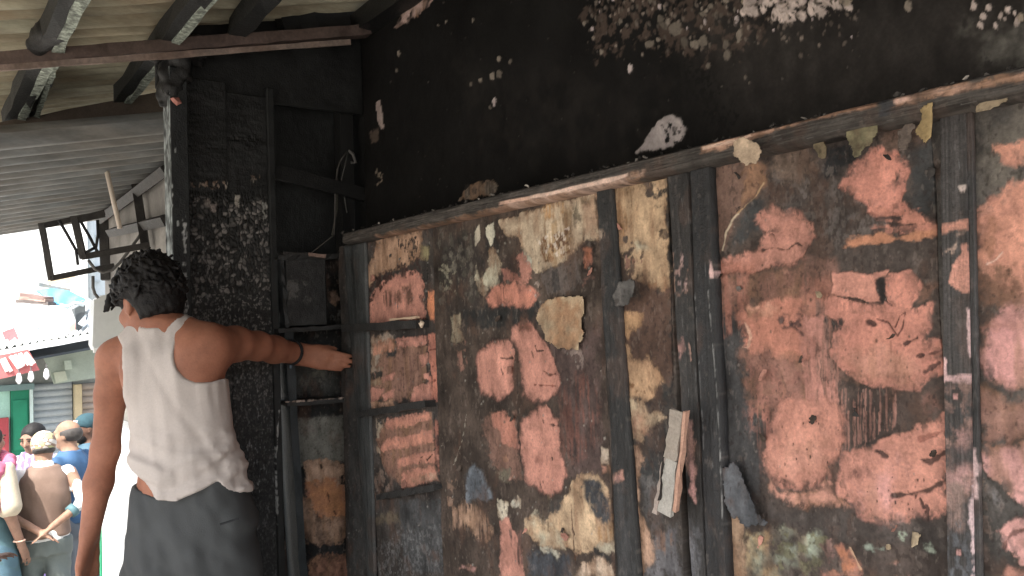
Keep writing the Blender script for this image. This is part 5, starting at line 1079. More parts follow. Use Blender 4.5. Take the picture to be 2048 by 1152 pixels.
for i, (a, b, c) in enumerate((((40, 602), (104, 607), (.10, .085, .08)), ((46, 596), (100, 601), (.30, .21, .18)), ((50, 590), (98, 597), (.16, .11, .10)))):
    m = MB(); m.beam(at_y(*a, 8.55), at_y(*b, 8.35), .12, .03, seg=4, jit=.003, c=c)
    tag(m.build('plank', M_col), ('lowest and darkest plank of the pile beside the blue tarpaulin', 'reddish middle plank of the pile beside the blue tarpaulin', 'brown top plank of the pile beside the blue tarpaulin')[i], 'plank', 'planks piled above the awning')
m = MB(); m.slab(qd([(92, 560), (150, 553), (146, 566), (98, 570)], 8.9), .05, (.52, .42, .29)); tag(m.build('cardboard_piece', M_col), 'tan cardboard piece lying behind the blue tarpaulin', 'cardboard')
m = MB(); m.beam(at_y(78, 569, 8.8), at_y(140, 581, 8.8), .05, .03, seg=3, jit=.004, c=(.22, .22, .2)); tag(m.build('bamboo_pole', M_col), 'grey pole lying over the top of the blue tarpaulin', 'pole')
m = MB(); m.slab(qd([(146, 618), (160, 610), (178, 612), (170, 640), (156, 664), (150, 655)], 8.25), .2, (.07, .08, .085)); tag(m.build('black_bundle', M_col), 'black bundle of rubbish at the right of the white sheet', 'bundle')
m = MB(); m.tube([at_y(178, 600, 8.1), at_y(176, 620, 8.05), at_y(168, 640, 8.05), at_y(160, 650, 8.05)], .022, 6, (.5, .56, .6)); m.tube([at_y(168, 610, 8.1), at_y(150, 606, 8.1), at_y(135, 614, 8.1), at_y(120, 610, 8.1)], .018, 6, (.45, .5, .52)); tag(m.build('grey_hose', M_col, None, True), 'pale grey hose trailing over the black bundle', 'hose')
# red hand painted sign: white strokes too weathered to read
sg = thing('red_sign', at_y(30, 765, 7.9), 'weathered red shop sign with slanting white letters under the awning', 'sign')
S0, S1, S2, S3 = (at_y(*p, 7.9) for p in ((-60, 722), (56, 699), (79, 740), (-60, 771)))
m = MB(); m.slab([S0, S1, S2, S3], .04, (.42, .13, .13)); m.build('board', M_col, sg)
def sp(u, v): return (S0 * (1 - u) + S1 * u) * (1 - v) + (S3 * (1 - u) + S2 * u) * v + np.array([0, -.03, 0])
m = MB()
for si, st in enumerate(([(.50, .18), (.54, .75)], [(.55, .15), (.60, .78)], [(.50, .18), (.56, .5), (.60, .78)], [(.66, .12), (.72, .72)], [(.72, .12), (.74, .72)], [(.74, .1), (.80, .68)], [(.74, .1), (.80, .62), (.83, .08)], [(.83, .08), (.88, .66)], [(.88, .2), (.90, .62), (.94, .66)], [(.92, .1), (.97, .64)])):
    for i in range(len(st) - 1): m.beam(sp(*st[i]) - [0, .002 * (2 * si + i), 0], sp(*st[i + 1]) - [0, .002 * (2 * si + i), 0], .026, .008, up=(0, 1, 0), c=(.72, .66, .64))
m.build('lettering', M_col, sg)
for i, (x, y) in enumerate(((38, 761), (62, 757), (93, 752))):
    t = thing('light_bulb', at_y(x, y, 7.8), ('unlit white bulb hanging under the red sign, nearest the green door', 'unlit white bulb hanging in the middle of the awning row', 'unlit white bulb hanging over the grey rolling shutter')[i], 'bulb', 'white bulbs hanging under the awning')
    p = at_y(x, y, 7.8); m = MB(); m.tube([p + [0, 0, .06], p + [0, 0, .035], p + [0, 0, .0], p - [0, 0, .03]], [.010, .019, .024, .008], 10, (.85, .85, .88)); m.build('globe', M_col, t, True)
    m = MB(); m.tube([p + [0, 0, .06], p + [0, 0, .10]], .005, 6, (.1, .1, .1)); m.build('cord', M_col, t)
# ------------------------------------------------------------------ people: each body one continuous surface grown from a distance field
def hand(f, wr, d, n, s, L=.185, curl=.25, k=.009, sc=1., spread=1., tuck=1.):
    """palm, four unequal fingers and a thumb; d along the hand, n the palm's facing, s towards the thumb"""
    d, n, s = unit(d), unit(n), unit(s); wr = np.array(wr, float); q = L / .185 * sc
    kn = [(.027, .092), (.0085, .096), (-.010, .091), (-.027, .083)]; ln = [(.040, .025, .020), (.044, .029, .021), (.041, .027, .020), (.032, .020, .018)]
    for (o, l), seg in zip(kn, ln):
        a = wr + s * o * .55 * q; b = wr + (d * l + s * o) * q
        f.cone(a, b, .015 * q, .0115 * q, k * 1.6)
        p = b; ang = curl * .5; sp = (s * o * 1.2 * spread)
        for j, sl_ in enumerate(seg):
            dd = unit(d * math.cos(ang) + n * math.sin(ang) + sp * 2.0); nx = p + dd * sl_ * q
            f.cone(p, nx, (.0095 - .0008 * j) * q, (.0088 - .001 * j) * q, .003); p = nx; ang += curl
    p = wr + (d * .018 + s * .022 + n * .006) * q; dd = unit(d * .72 + s * .55 * tuck + n * .3 * tuck)
    for l, r in ((.045, .0125), (.033, .0105), (.026, .0088)):
        nx = p + dd * l * q; f.cone(p, nx, r * q, r * .9 * q, k); p = nx; dd = unit(dd + d * .25 + n * .12)
def head(f, c, R, sc=1., k=.012, nose=1.):
    """c: centre of the skull; R columns: right, forward, up of the head"""
    R = np.array(R); T = lambda x, y, z: np.array(c) + R @ (np.array([x, y, z]) * sc)
    f.ell(T(0, -.008, .018), np.array([.074, .094, .092]) * sc, R, k); f.ell(T(0, .028, -.045), np.array([.062, .062, .072]) * sc, R, .03 * sc)
    f.ell(T(0, .058, -.098), np.array([.026, .022, .020]) * sc, R, .025 * sc)
    f.cone(T(0, .088, .004), T(0, .108, -.036), .008 * sc, .013 * sc, .012 * sc); f.cone(T(-.012, .095, -.040), T(.012, .095, -.040), .008 * sc, .008 * sc, .008 * sc)
    f.cone(T(-.045, .078, .022), T(.045, .078, .022), .011 * sc, .011 * sc, .014 * sc)
    for sx in (-1, 1):
        f.ell(T(sx * .032, .096, .002), np.array([.015, .014, .010]) * sc, R, .008 * sc, True)
        f.ell(T(sx * .032, .078, .002), np.array([.013, .012, .011]) * sc, R, .004 * sc)
        f.ell(T(sx * .048, .060, -.030), np.array([.022, .026, .022]) * sc, R, .02 * sc)
        f.ell(T(sx * .076, -.008, -.012), np.array([.010, .022, .033]) * sc, R, .006 * sc)
        f.ell(T(sx * .086, -.004, -.010), np.array([.006, .011, .018]) * sc, R, .006 * sc, True)
    f.cone(T(-.018, .090, -.066), T(.018, .090, -.066), .007 * sc, .007 * sc, .008 * sc); f.cone(T(-.014, .088, -.078), T(.014, .088, -.078), .008 * sc, .008 * sc, .008 * sc)
    return T
def skin(name, c, rough=.58): return mat(name, c, rough, False, .20, 17, .10, 120, .22, 190, sss=.06, spec=.28, tint=(c[0] * .78, c[1] * .72, c[2] * .70))
M_hair = mat('dark_hair', (.010, .009, .009), .6, False, .4, 40, .3, 200, .5, 260, spec=.25)

# ---- the man in the white vest, back turned, reaching to the burnt panelling
DM = 2.2
man = thing('person', at_d(385, 1500, DM) * np.array([1, 1, 0]), 'man in white sleeveless vest and dark trousers, back turned, arm stretched to the burnt panelling', 'person')
EX, EY = _rh, _fh
def ring(px, py, hw, dp, dd=0): return (at_d(px, py, DM + dd), hw * DM / FOC, dp)
TORSO = [ring(326, 648, 38, .045), ring(334, 672, 72, .062), ring(345, 700, 90, .082), ring(354, 735, 94, .098), ring(356, 770, 92, .102), ring(361, 830, 91, .098), ring(369, 880, 88, .092), ring(374, 930, 94, .096), ring(378, 980, 104, .104), ring(382, 1040, 112, .112), ring(384, 1085, 112, .112)]
A = at_d
lo = at_d(330, 900, DM) - [.62, .55, 1.2]; hi = at_d(330, 900, DM) + [.75, .55, .62]; lo[2] = -.01
f = Field(lo, hi, .006)
f.loft(TORSO, EX, EY, .03, -.006)
# trapezius and shoulder blades
f.cone(A(322, 652, DM), A(405, 684, DM), .040, .046, .05); f.cone(A(318, 655, DM), A(240, 712, DM), .038, .042, .05)
f.ell(A(392, 722, DM - .055), [.055, .03, .07], None, .045); f.ell(A(285, 745, DM - .055), [.055, .03, .075], None, .04)
# right arm, stretched away towards the panelling
f.cone(A(424, 692, DM), A(470, 688, DM + .11), .054, .049, .05); f.cone(A(470, 688, DM + .11), A(515, 692, DM + .22), .049, .042, .02)
f.cone(A(515, 692, DM + .22), A(548, 699, DM + .33), .042, .042, .02); f.cone(A(548, 699, DM + .33), A(592, 707, DM + .44), .041, .034, .02)
wrp = A(594, 708, DM + .44); tip = A(706, 729, DM + .49); dh = unit(tip - wrp); nrm = unit(_fh - dh * (dh @ _fh)); sd_ = unit(np.cross(nrm, dh)); sd_ = sd_ if sd_[2] > 0 else -sd_
hand(f, wrp, dh, nrm, sd_, np.linalg.norm(tip - wrp), .12, .014, 1.0, -.5, .25)
f.cone(wrp, wrp + (tip - wrp) * .36, .031, .027, .014, flat=(nrm, 1.9))
# left arm hanging
f.cone(A(232, 722, DM), A(222, 790, DM + .01), .050, .040, .045); f.cone(A(222, 790, DM + .01), A(211, 900, DM + .01), .040, .035, .02)
f.cone(A(211, 900, DM + .01), A(197, 965, DM - .01), .036, .036, .02); f.cone(A(197, 965, DM - .01), A(180, 1065, DM - .05), .036, .0255, .02)
hand(f, A(180, 1066, DM - .05), A(163, 1160, DM - .07) - A(180, 1066, DM - .05), _rh * .8 + _fh * .5, _fh, .18, .3, tuck=.2)
# neck and head
f.cone(A(330, 672, DM), A(302, 622, DM + .03), .056, .050, .03)
gz = unit(_rh * -.80 + _fh * .60); fw = unit(gz * .95 + np.array([0, 0, -.30])); rt = unit(np.cross(fw, [0, 0, 1])); up = np.cross(rt, fw)
Rm = np.stack([rt, fw, up], 1); HC = A(300, 604, DM + .02)
head(f, HC, Rm, .90)
# legs inside the trousers
for sx, px in ((-1, 325), (1, 445)):
    a = A(px, 1090, DM); kx = at_d(px - 4, 1300, DM); kn = np.array([kx[0], kx[1], .48]) + _fh * .015; an = np.array([kx[0], kx[1], .08]) + _rh * sx * .01
    f.cone(a, kn, .078, .05, .04); f.cone(kn, an, .048, .034, .02); f.cone(an - [0, 0, .03], an + _fh * .16 - [0, 0, .045], .036, .028, .03)
body = fmesh(f, 'body', skin('brown_skin', (.35, .155, .098)), man, 1)
# vest: the torso pushed out, creased, cut back at neck, arms and hem
f = Field(A(330, 800, DM) - [.42, .42, .36], A(330, 800, DM) + [.42, .42, .36], .006)
VT = [ring(326, 640, 44, .050), ring(334, 672, 76, .066)] + [(r[0], r[1] + .003, r[2] + .004) for r in TORSO[2:9]] + [ring(380, 1012, 113, .112)]
f.loft(VT, EX, EY, .02, .003); f.ell(A(392, 722, DM - .055), [.057, .033, .072], None, .045); f.ell(A(285, 745, DM - .055), [.057, .033, .077], None, .04)
f.cone(A(322, 652, DM), A(350, 664, DM), .044, .048, .04); f.cone(A(318, 655, DM), A(262, 695, DM), .042, .046, .04)
X, Y, Z = f.grid(); o = A(350, 800, DM); lx = (X - o[0]) * EX[0] + (Y - o[1]) * EX[1]; ly = (X - o[0]) * EY[0] + (Y - o[1]) * EY[1]; lz = Z - o[2]
D = f.D
fold = (fbm(lx + .5 * ly + .10 * lz, lz * .16 + ly * .4, 24, 3, 1) - .5) * .016 * sstep(-.25, .1, lz + .2)
wst = sstep(-.02, -.17, lz); fold2 = (fbm(lx * .22 + ly * .5, lz - .22 * np.abs(lx - .02) + .1 * lx, 34, 3, 4) - .5) * .030 * wst + .010 * wst
dg = np.exp(-((lx * .86 + lz * .5 - .035) / .012) ** 2) * -.004
D -= (fold + fold2 + dg) * np.exp(-np.maximum(np.abs(D) - .02, 0) * 60)
D -= .007 * np.exp(-((lz + .262 - .18 * np.abs(lx - .10)) / .012) ** 2)
# hem, in metres across the back: high at the left, dipping, a notch, dipping again
hx = (np.array([225, 262, 285, 312, 350, 400, 424, 440, 470, 500]) - 1024) * (DM - .1) / FOC + (1024 - 350) * DM / FOC; hy = -(np.array([925, 944, 962, 996, 999, 978, 964, 984, 1000, 1001]) - 661) * (DM - .1) / FOC + (800 - 661) * DM / FOC
hem = np.interp(lx, hx, hy) - lx * .035
f.D = np.maximum(D, (hem - lz)).astype(np.float32)
for c, r, ang in ((A(433, 692, DM), (.080, .30, .098), -.30), (A(240, 738, DM), (.056, .30, .090), .12)):   # arm holes
    R_ = np.stack([EX * math.cos(ang) + np.array([0, 0, 1]) * math.sin(ang), EY, -EX * math.sin(ang) + np.array([0, 0, 1]) * math.cos(ang)], 1)
    f.ell(c, r, R_, .006, True)
f.cone(A(424, 692, DM), A(480, 690, DM + .12), .068, .06, .006, True); f.cone(A(236, 730, DM), A(219, 860, DM), .052, .045, .004, True)
f.cone(A(318, 618, DM - .02), A(296, 600, DM + .2), .064, .08, .006, True)
vest = fmesh(f, 'vest', mat('vest_cotton', (.49, .44, .41), .9, False, .06, 9, .06, 160, .25, 500, spec=.15), man, 1)
# trousers
f = Field(A(385, 1100, DM) - [.42, .42, 1.4], A(385, 1100, DM) + [.42, .42, .24], .008); f.lo[2] = .0
f = Field(np.array([f.lo[0], f.lo[1], .02]), A(385, 1100, DM) + [.42, .42, .24], .008)
TR = [ring(376, 935, 98, .098), ring(378, 968, 103, .104), ring(380, 1000, 110, .112), ring(383, 1050, 121, .124), ring(386, 1110, 124, .126), ring(387, 1165, 124, .12), ring(387, 1200, 118, .11)]
f.loft(TR, EX, EY, .03)
for sx, px in ((-1, 325), (1, 447)):
    a = A(px, 1160, DM); kx = at_d(px - 4, 1300, DM); f.cone(a, [kx[0], kx[1], .48], .098, .078, .04); f.cone([kx[0], kx[1], .48], [kx[0], kx[1], .07], .078, .066, .03)
X, Y, Z = f.grid(); o = A(385, 1060, DM); lx = (X - o[0]) * EX[0] + (Y - o[1]) * EX[1]; lz = Z - o[2]
f.D -= ((fbm(lx + .6 * lz, lz * .35 - .3 * lx, 16, 3, 2) - .5) * .036).astype(np.float32) * np.exp(-np.maximum(np.abs(f.D) - .02, 0) * 60)
wl = np.interp(lx, (np.array([255, 300, 318, 345, 500]) - 1024) * (DM - .1) / FOC + (1024 - 385) * DM / FOC, -(np.array([976, 990, 992, 955, 955]) - 661) * (DM - .1) / FOC + (1060 - 661) * DM / FOC)
f.D = np.maximum(f.D, Z - (o[2] + wl)).astype(np.float32)
f.cone(A(405, 1108, DM - .15), A(470, 1260, DM - .13), .008, .010, .03, True); f.cone(A(400, 1040, DM - .14), A(392, 1180, DM - .15), .006, .008, .02, True)
fmesh(f, 'trousers', mat('dark_trousers', (.060, .064, .066), .85, False, .15, 6, .1, 200, .3, 400), man, 1)
m = MB(); m.beam(A(440, 1049, DM - .135), A(478, 1037, DM - .118), .006, .004, c=(.02, .022, .025)); m.build('pocket', M_col, man)
# hair
f = Field(HC - .16, HC + .16, .0032)
T = lambda x, y, z: HC + Rm @ (np.array([x, y, z]) * .885)
f.ell(T(0, -.012, .030), [.080, .094, .085], Rm, .02); f.ell(T(0, -.050, -.020), [.067, .051, .066], Rm, .03); f.ell(T(0, .070, .075), [.062, .040, .035], Rm, .03)
for i in range(520):
    th = rng.uniform(0, 2 * math.pi); ph = rng.uniform(-.2, 1.5); rr = .098 + rng.uniform(-.004, .008)
    p = np.array([math.cos(th) * math.cos(ph) * .92, math.sin(th) * math.cos(ph) * 1.08, math.sin(ph) * 1.12]) * rr + [0, -.010, .026]
    tg = np.cross(p, np.array([.35, -.75, .8]) + rng.randn(3) * .45); tg = tg / np.linalg.norm(tg) * rng.uniform(.016, .030)
    f.cone(T(*(p - tg)), T(*(p + tg * .8 + p * rng.uniform(.03, .20))), .0055, .0022, .005)
for i in range(70):
    x = rng.uniform(-.065, .065); a = T(x, .085, .072); b = T(x * 1.2 - .008, .112 + rng.uniform(-.008, .010), .030 + rng.uniform(-.020, .016)); f.cone(a, b, .008, .002, .004)
# shave the face, ears and nape
f.ell(T(0, .105, -.055), [.085, .075, .085], Rm, .006, True)
for sx in (-1, 1): f.ell(T(sx * .092, .012, -.045), [.040, .052, .052], Rm, .008, True)
f.ell(T(0, -.06, -.125), [.12, .08, .052], Rm, .015, True)
X, Y, Z = f.grid(); f.D -= ((n3(X, Y, Z, 75, 1, 3) - .5) * .018).astype(np.float32)
fmesh(f, 'hair', M_hair, man, 0)
m = MB()
bc = A(584, 705, DM + .42); bd = unit(A(592, 707, DM + .44) - A(560, 701, DM + .36)); b1 = unit(np.cross(bd, [0, 0, 1])); b2 = np.cross(b1, bd)
ringp = [bc + (b1 * math.cos(t) + b2 * math.sin(t)) * .0385 for t in np.linspace(0, 2 * math.pi, 25)]
m.tube(ringp, .0055, 6, (.012, .012, .013)).tube([bc - b2 * .038, bc - b2 * .052], [.005, .004], 6, (.10, .13, .16)); m.build('wrist_thread', M_col, man, True)

# ---- the people in the street
def person(label, px, depth, head_px_top, heading, scale=None, skin_c=(.42, .24, .16), arms='down', upper=None, lower=None, look=(0, 0), res=.011, extra=None, female=False, lean=0.):
    top = at_d(px, head_px_top, depth); H = top[2] + .75; sc = H / 1.70 if scale is None else scale
    hd = unit(-_fh * heading[1] * -1 + _rh * heading[0]); rg = unit(np.cross(hd, [0, 0, 1])); base = np.array([top[0], top[1], -.75])
    R = np.stack([rg, hd, np.array([0, 0, 1.])], 1); T = lambda x, y, z: base + R @ (np.array([x, y + lean * max(z - .9, 0), z]) * sc)
    t = thing('person', base, label, 'person')
    def mkf(lo, hi, r=res):
        c = np.array([T(x, y, z) for x in (lo[0], hi[0]) for y in (lo[1], hi[1]) for z in (lo[2], hi[2])]); return Field(c.min(0), c.max(0), r)
    P = {'down': [((.215, -.03, 1.12), (.225, .06, .88)), ((-.215, -.03, 1.12), (-.225, .06, .88))],
         'back': [((.27, -.10, 1.17), (.06, -.215, 1.035)), ((-.27, -.10, 1.17), (-.03, -.21, 1.015))],
         'point': [((.22, .16, 1.20), (.20, .40, 1.24)), ((-.215, -.03, 1.12), (-.225, .06, .88))],
         'fold': [((.22, -.02, 1.12), (.02, .19, 1.13)), ((-.22, -.02, 1.12), (.0, .17, 1.08))]}[arms]
    w = .155 if female else .175; hip = .165 if female else .155
    rings = [(.0, .90, hip, .115), (.0, 1.0, .145, .105), (.0, 1.12, .140 if not female else .125, .100), (.0, 1.28, w - .02, .108), (.0, 1.38, w - .015, .092), (.0, 1.44, .085, .065), (.0, 1.47, .05, .05)]
    RG = [(T(0, y, z), a * sc, b * sc) for y, z, a, b in rings]
    f = mkf((-.36, -.32, 0), (.36, .52, 1.78)); f.loft(RG, rg, hd, .03)
    hc = T(0, .025, 1.595); hc = hc + np.array([0, 0, 0]); yaw, pit = look
    fw = unit(hd * math.cos(yaw) + rg * math.sin(yaw) + np.array([0, 0, math.tan(pit)])); rt = unit(np.cross(fw, [0, 0, 1])); HR = np.stack([rt, fw, np.cross(rt, fw)], 1)
    f.cone(T(0, -.005, 1.43), T(0, .012, 1.55), .055 * sc, .052 * sc, .03); HT = head(f, hc, HR, sc * 1.0)
    for (e, wr), sx in zip(P, (1, -1)):
        sh_ = T(sx * w, 0, 1.385); e = T(*e); wr = T(*wr)
        f.cone(sh_, e, .050 * sc, .038 * sc, .04); f.cone(e, wr, .038 * sc, .026 * sc, .02)
        d = unit(wr - e) if arms != 'back' else unit(R @ np.array([-sx * .75, -.1, -.55]))
        hand(f, wr, d, rg * -sx if arms in ('down',) else (-hd if arms == 'back' else np.array([0, 0, -1.])), hd if arms != 'point' else rg * -sx, .175 * sc, .30 if arms != 'point' else .25, .008)
    for sx in (-1, 1):
        f.cone(T(sx * .085, 0, .90), T(sx * .095, .01, .48), .085 * sc, .055 * sc, .03); f.cone(T(sx * .095, .01, .48), T(sx * .10, -.01, .08), .054 * sc, .038 * sc, .02); f.cone(T(sx * .10, -.02, .045), T(sx * .11, .15, .035), .038 * sc, .032 * sc, .03)
    sm = skin('skin', skin_c); fmesh(f, 'body', sm, t, 1)
    # clothes
    def cloth(name, col, infl, z0, z1, sleeve=None, legs=None, flare=0, folds=.014, seed=0, mt=None, neck=.06, colf=None):
        g = mkf((-.40, -.36, z0 - .05), (.40, .40, z1 + .05))
        rr = [(c, a * (1 + flare * max(0, 1.05 - (c[2] + .75) / sc)), b * (1 + flare * max(0, 1.05 - (c[2] + .75) / sc))) for c, a, b in RG]
        if z0 < .85 and not legs: rr = [(T(0, 0, z0), (hip + .01 + flare * .10) * sc, (.13 + flare * .08) * sc)] + rr
        elif z0 < .85: rr = [(T(0, 0, .80), hip * sc, .115 * sc)] + rr
        if z1 > 1.2 or not legs or True: g.loft(rr, rg, hd, .03, infl)
        if sleeve is not None:
            for (e, wr), sx in zip(P, (1, -1)):
                sh_ = T(sx * w, 0, 1.385); e = T(*e); wr = T(*wr); g.cone(sh_, e, .058 * sc, .050 * sc, .04)
                if sleeve > 1: g.cone(e, e + (wr - e) * (sleeve - 1), .050 * sc, .042 * sc, .02)
        if legs:
            for sx in (-1, 1): g.cone(T(sx * .085, 0, .88), T(sx * .095, .01, .48), .100 * sc, .078 * sc, .03); g.cone(T(sx * .095, .01, .48), T(sx * .10, -.01, .06), .078 * sc, .066 * sc, .03)
        X, Y, Z = g.grid(); lx = (X - base[0]) * rg[0] + (Y - base[1]) * rg[1]; lz = Z - base[2]
        g.D -= ((fbm(lx + .25 * lz, lz * .45 + .5 * (Y - base[1]), 15, 3, seed) - .5) * 2 * folds).astype(np.float32) * np.exp(-np.maximum(np.abs(g.D) - .02, 0) * 60)
        za = base[2] + z0 * sc; zb = base[2] + z1 * sc
        g.D = np.maximum(g.D, np.maximum(za - Z, Z - zb)).astype(np.float32)
        if neck: g.cone(T(0, 0, 1.47), T(0, .03, 1.62), neck * sc, (neck + .02) * sc, .01, True)
        return fmesh(g, name, mt or M_col, t, 1, colf if colf else col)
    for kw in (lower or []) + (upper or []): cloth(**kw)
    def feat(name, mt, fn, res_=.006, noise=0, it=0):
        g = Field(hc - .19 * sc, hc + .19 * sc, res_); fn(g)
        if noise: X, Y, Z = g.grid(); g.D -= ((n3(X, Y, Z, 45, 2) - .5) * noise).astype(np.float32)
        return fmesh(g, name, mt, t, it)
    S = lambda *v: np.array(v) * sc
    for sx in (-1, 1):
        m = MB(); p = HT(sx * .032, .091, .003); m.beam(p - HR[:, 0] * .011 * sc, p + HR[:, 0] * .011 * sc, .006, .006, c=(.02, .015, .013)); m.build('eye', M_col, t)
        m = MB(); p = HT(sx * .033, .094, .026); m.beam(p - HR[:, 0] * .016 * sc, p + HR[:, 0] * .016 * sc + [0, 0, -.002], .008, .007, c=(.025, .02, .018)); m.build('eyebrow', M_col, t)
    if extra: extra(t, T, HT, HR, feat, S, rg, hd, sc)
    return t
M_black_cloth = None
hdv = lambda a: (math.sin(math.radians(a)), math.cos(math.radians(a)))     # 0 = away from the camera, -90 = to the picture's left
M_grizzle = mat('thin_dark_hair', (.05, .045, .042), .6, False, .4, 40, .3, 200, .6, 200)

# bearded man in the beanie, at the back
def ex_beanie(t, T, HT, HR, feat, S, rg, hd, sc):
    def b(g):
        g.ell(HT(0, -.012, .045), S(.086, .106, .088), HR, .01); g.ell(HT(0, .07, -.05), S(.2, .11, .075), HR, .006, True); g.ell(HT(0, -.05, -.10), S(.2, .2, .085), HR, .006, True)
    feat('beanie', mat('teal_knit', (.025, .06, .075), .9, False, .2, 30, .2, 200, .5, 200), b)
    feat('beard', M_hair, lambda g: (g.ell(HT(0, .036, -.075), S(.062, .056, .062), HR, .02), g.ell(HT(0, .09, -.068), S(.026, .02, .010), HR, .006, True), g.ell(HT(0, .10, -.005), S(.075, .06, .045), HR, .01, True)), noise=.01)
    m = MB(); p = HT(-.02, .088, .068); m.beam(p - HR[:, 0] * .014, p + HR[:, 0] * .014, .03, .02, c=(.75, .75, .75)); m.build('badge', M_col, t)
person('bearded man in a dark teal beanie standing behind the bald man', 178, 6.5, 832, hdv(-125), skin_c=(.15, .085, .06), look=(-.2, 0), upper=[dict(name='jacket', col=(.05, .10, .14), infl=.02, z0=.85, z1=1.50, sleeve=1.9, neck=.05)], lower=[dict(name='trousers', col=(.06, .07, .08), infl=.012, z0=.05, z1=.95, legs=True, neck=0)], extra=ex_beanie)
# bald man with the moustache
def ex_bald(t, T, HT, HR, feat, S, rg, hd, sc):
    feat('hair', M_grizzle, lambda g: (g.ell(HT(0, -.022, .005), S(.083, .094, .075), HR, .01), g.ell(HT(0, .05, .085), S(.10, .16, .062), HR, .01, True), g.ell(HT(0, .11, -.02), S(.12, .092, .12), HR, .01, True), g.ell(HT(0, -.05, -.12), S(.12, .1, .06), HR, .01, True)), noise=.006)
    feat('moustache', M_grizzle, lambda g: (g.cone(HT(-.026, .086, -.060), HT(0, .104, -.053), .007 * sc, .009 * sc, .005), g.cone(HT(.026, .086, -.060), HT(0, .104, -.053), .007 * sc, .009 * sc, .005)), .004, .004)
person('balding man with a moustache in a blue jacket looking to the left', 140, 6.0, 842, hdv(-82), skin_c=(.30, .185, .13), look=(-.25, 0), upper=[dict(name='jacket', col=(.04, .095, .19), infl=.022, z0=.86, z1=1.50, sleeve=1.85, neck=.055, seed=3)], lower=[dict(name='trousers', col=(.10, .115, .135), infl=.012, z0=.05, z1=.95, legs=True, neck=0, seed=2)], extra=ex_bald)
# person in the patterned shawl, mostly behind the man in the cap
def shawl_col(V):
    c = np.zeros((len(V), 3)); u = V @ _rh; v = V[:, 2] + .3 * u
    a = .5 + .5 * np.sin(u * 150); b = np.sin(v * 95) * np.sin(u * 75); c[:] = (.15, .11, .24); c[a > .80] = (.42, .40, .46); c[(b > .62)] = (.45, .43, .48); return c
def ex_long(t, T, HT, HR, feat, S, rg, hd, sc):
    feat('hair', M_hair, lambda g: (g.ell(HT(0, -.018, .022), S(.088, .104, .098), HR, .01), g.ell(HT(0, -.07, -.06), S(.075, .055, .09), HR, .03), g.ell(HT(0, .105, -.035), S(.072, .075, .100), HR, .008, True)), noise=.008)
person('dark haired person in a purple and white patterned shawl behind the patterned cap', 68, 6.15, 849, hdv(172), skin_c=(.28, .17, .125), female=True, look=(.25, -.25), upper=[dict(name='shawl', col=None, infl=.024, z0=.45, z1=1.49, sleeve=1.7, flare=.25, colf=shawl_col, seed=5)], lower=[dict(name='skirt', col=(.20, .16, .36), infl=.02, z0=.08, z1=.95, flare=.6, neck=0)], extra=ex_long)
# man in the patterned cap, hands clasped behind
def cap_col(V):
    a, b, c = vor(V @ _rh, V[:, 2] + .4 * (V @ _fh), 34, 1); col = np.tile(np.array((.52, .49, .45)), (len(V), 1)); col[(b - a) < .22] = (.22, .15, .11); col[c > .75] = (.36, .36, .2); return col
def ex_cap(t, T, HT, HR, feat, S, rg, hd, sc):
    def b(g): g.ell(HT(0, -.012, .025), S(.088, .104, .098), HR, .01); g.ell(HT(0, .03, -.12), S(.2, .2, .095), HR, .008, True)
    g = Field(hc_ := HT(0, 0, 0) - .17, HT(0, 0, 0) + .17, .005); b(g); V, F = g.mesh(); V = relax(V, F, 1); mk('cap', V, F, M_col, t, True, cap_col(V))
    feat('hair', M_grizzle, lambda g: (g.ell(HT(0, -.02, -.030), S(.078, .080, .035), HR, .01), g.ell(HT(0, .09, -.02), S(.12, .092, .12), HR, .01, True)), noise=.004)
    # white collar and folded teal cuff
    g = Field(T(0, 0, 1.44) - .14, T(0, 0, 1.44) + .14, .006); g.cone(T(0, -.01, 1.425), T(0, .0, 1.485), .078 * sc, .066 * sc, .01); g.cone(T(0, 0, 1.48), T(0, .03, 1.62), .060 * sc, .09 * sc, .008, True); fmesh(g, 'collar', M_col, t, 1, (.82, .82, .80))
    e = T(.27, -.10, 1.17); w = T(.06, -.215, 1.035); m = MB(); m.tube([e + (w - e) * .30, e + (w - e) * .46], [.052 * sc, .049 * sc], 12, (.08, .15, .17)); m.build('cuff', M_col, t, True)
person('man in a patterned skullcap and brown waistcoat with hands clasped behind his back', 86, 5.55, 868, hdv(-28), skin_c=(.31, .19, .135), arms='back', look=(-.1, -.3), lean=.05,
       upper=[dict(name='shirt', col=(.62, .62, .61), infl=.014, z0=.90, z1=1.47, sleeve=1.25, folds=.02, seed=1), dict(name='waistcoat', col=(.17, .115, .09), infl=.028, z0=.93, z1=1.46, seed=2, folds=.01)],
       lower=[dict(name='trousers', col=(.12, .14, .135), infl=.016, z0=.05, z1=.93, legs=True, neck=0, seed=4, folds=.02)], extra=ex_cap)
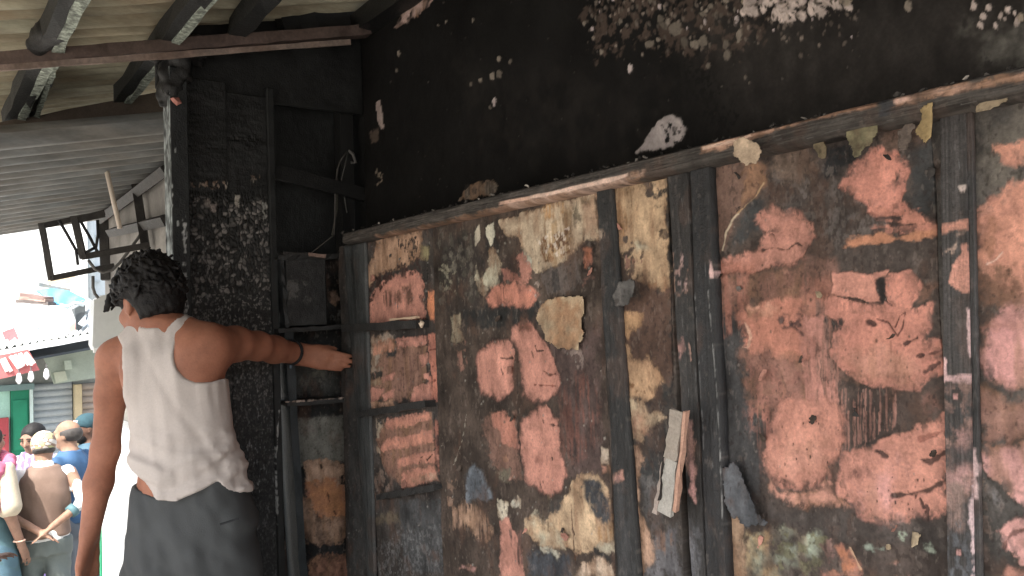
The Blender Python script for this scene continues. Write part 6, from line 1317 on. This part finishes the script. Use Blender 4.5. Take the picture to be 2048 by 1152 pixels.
# woman at the picture's edge with the bangle
def ex_bangle(t, T, HT, HR, feat, S, rg, hd, sc):
    feat('hair', M_hair, lambda g: (g.ell(HT(0, -.02, .02), S(.088, .106, .098), HR, .01), g.ell(HT(0, -.08, -.06), S(.05, .05, .06), HR, .03), g.ell(HT(0, .11, -.04), S(.085, .08, .11), HR, .008, True)), noise=.008)
    g = Field(T(0, 0, 1.42) - .28, T(0, 0, 1.42) + .28, .008); [g.cone(T(.16 * math.cos(q), .13 * math.sin(q) - .01, 1.44 - .03 * math.cos(2 * q)), T(.16 * math.cos(q + .5), .13 * math.sin(q + .5) - .01, 1.44 - .03 * math.cos(2 * q + 1)), .045 * sc, .04 * sc, .02) for q in np.arange(0, 6.3, .5)]; g.cone(T(.13, -.08, 1.42), T(.15, -.13, 1.15), .05 * sc, .07 * sc, .03); X, Y, Z = g.grid(); g.D -= ((n3(X, Y, Z, 30, 3) - .5) * .04).astype(np.float32); fmesh(g, 'scarf', M_col, t, 1, (.45, .12, .20))
    w = T(.222, .045, .915); m = MB(); m.tube([w + (rg * math.cos(a) + hd * math.sin(a)) * .032 for a in np.linspace(0, 6.283, 15)], .006, 6, (.55, .38, .3)); m.build('bangle', M_col, t, True)
    g = Field(T(.19, 0, 1.25) - .2, T(.19, 0, 1.25) + .2, .008); g.cone(T(.155, 0, 1.40), T(.205, -.02, 1.16), .064 * sc, .078 * sc, .02); fmesh(g, 'sleeve', M_col, t, 1, (.46, .40, .31))
person('woman in a pink scarf and cream sleeves with a bangle, at the left edge', -30, 5.3, 852, hdv(12), skin_c=(.28, .17, .125), female=True, upper=[dict(name='blouse', col=(.07, .13, .15), infl=.02, z0=.5, z1=1.47, flare=.3, seed=6)], lower=[dict(name='skirt', col=(.07, .13, .17), infl=.02, z0=.08, z1=.95, flare=.6, neck=0)], extra=ex_bangle)
# darker person outside the picture whose pointing hand comes in at the lower left
person('dark brown hand of a person pointing in at the lower left corner', -228, 3.7, 965, hdv(70), scale=.98, skin_c=(.09, .055, .042), arms='point', upper=[dict(name='shirt', col=(.12, .12, .13), infl=.016, z0=.85, z1=1.47, sleeve=1.4)], lower=[dict(name='trousers', col=(.05, .05, .06), infl=.012, z0=.05, z1=.95, legs=True, neck=0)], res=.009)
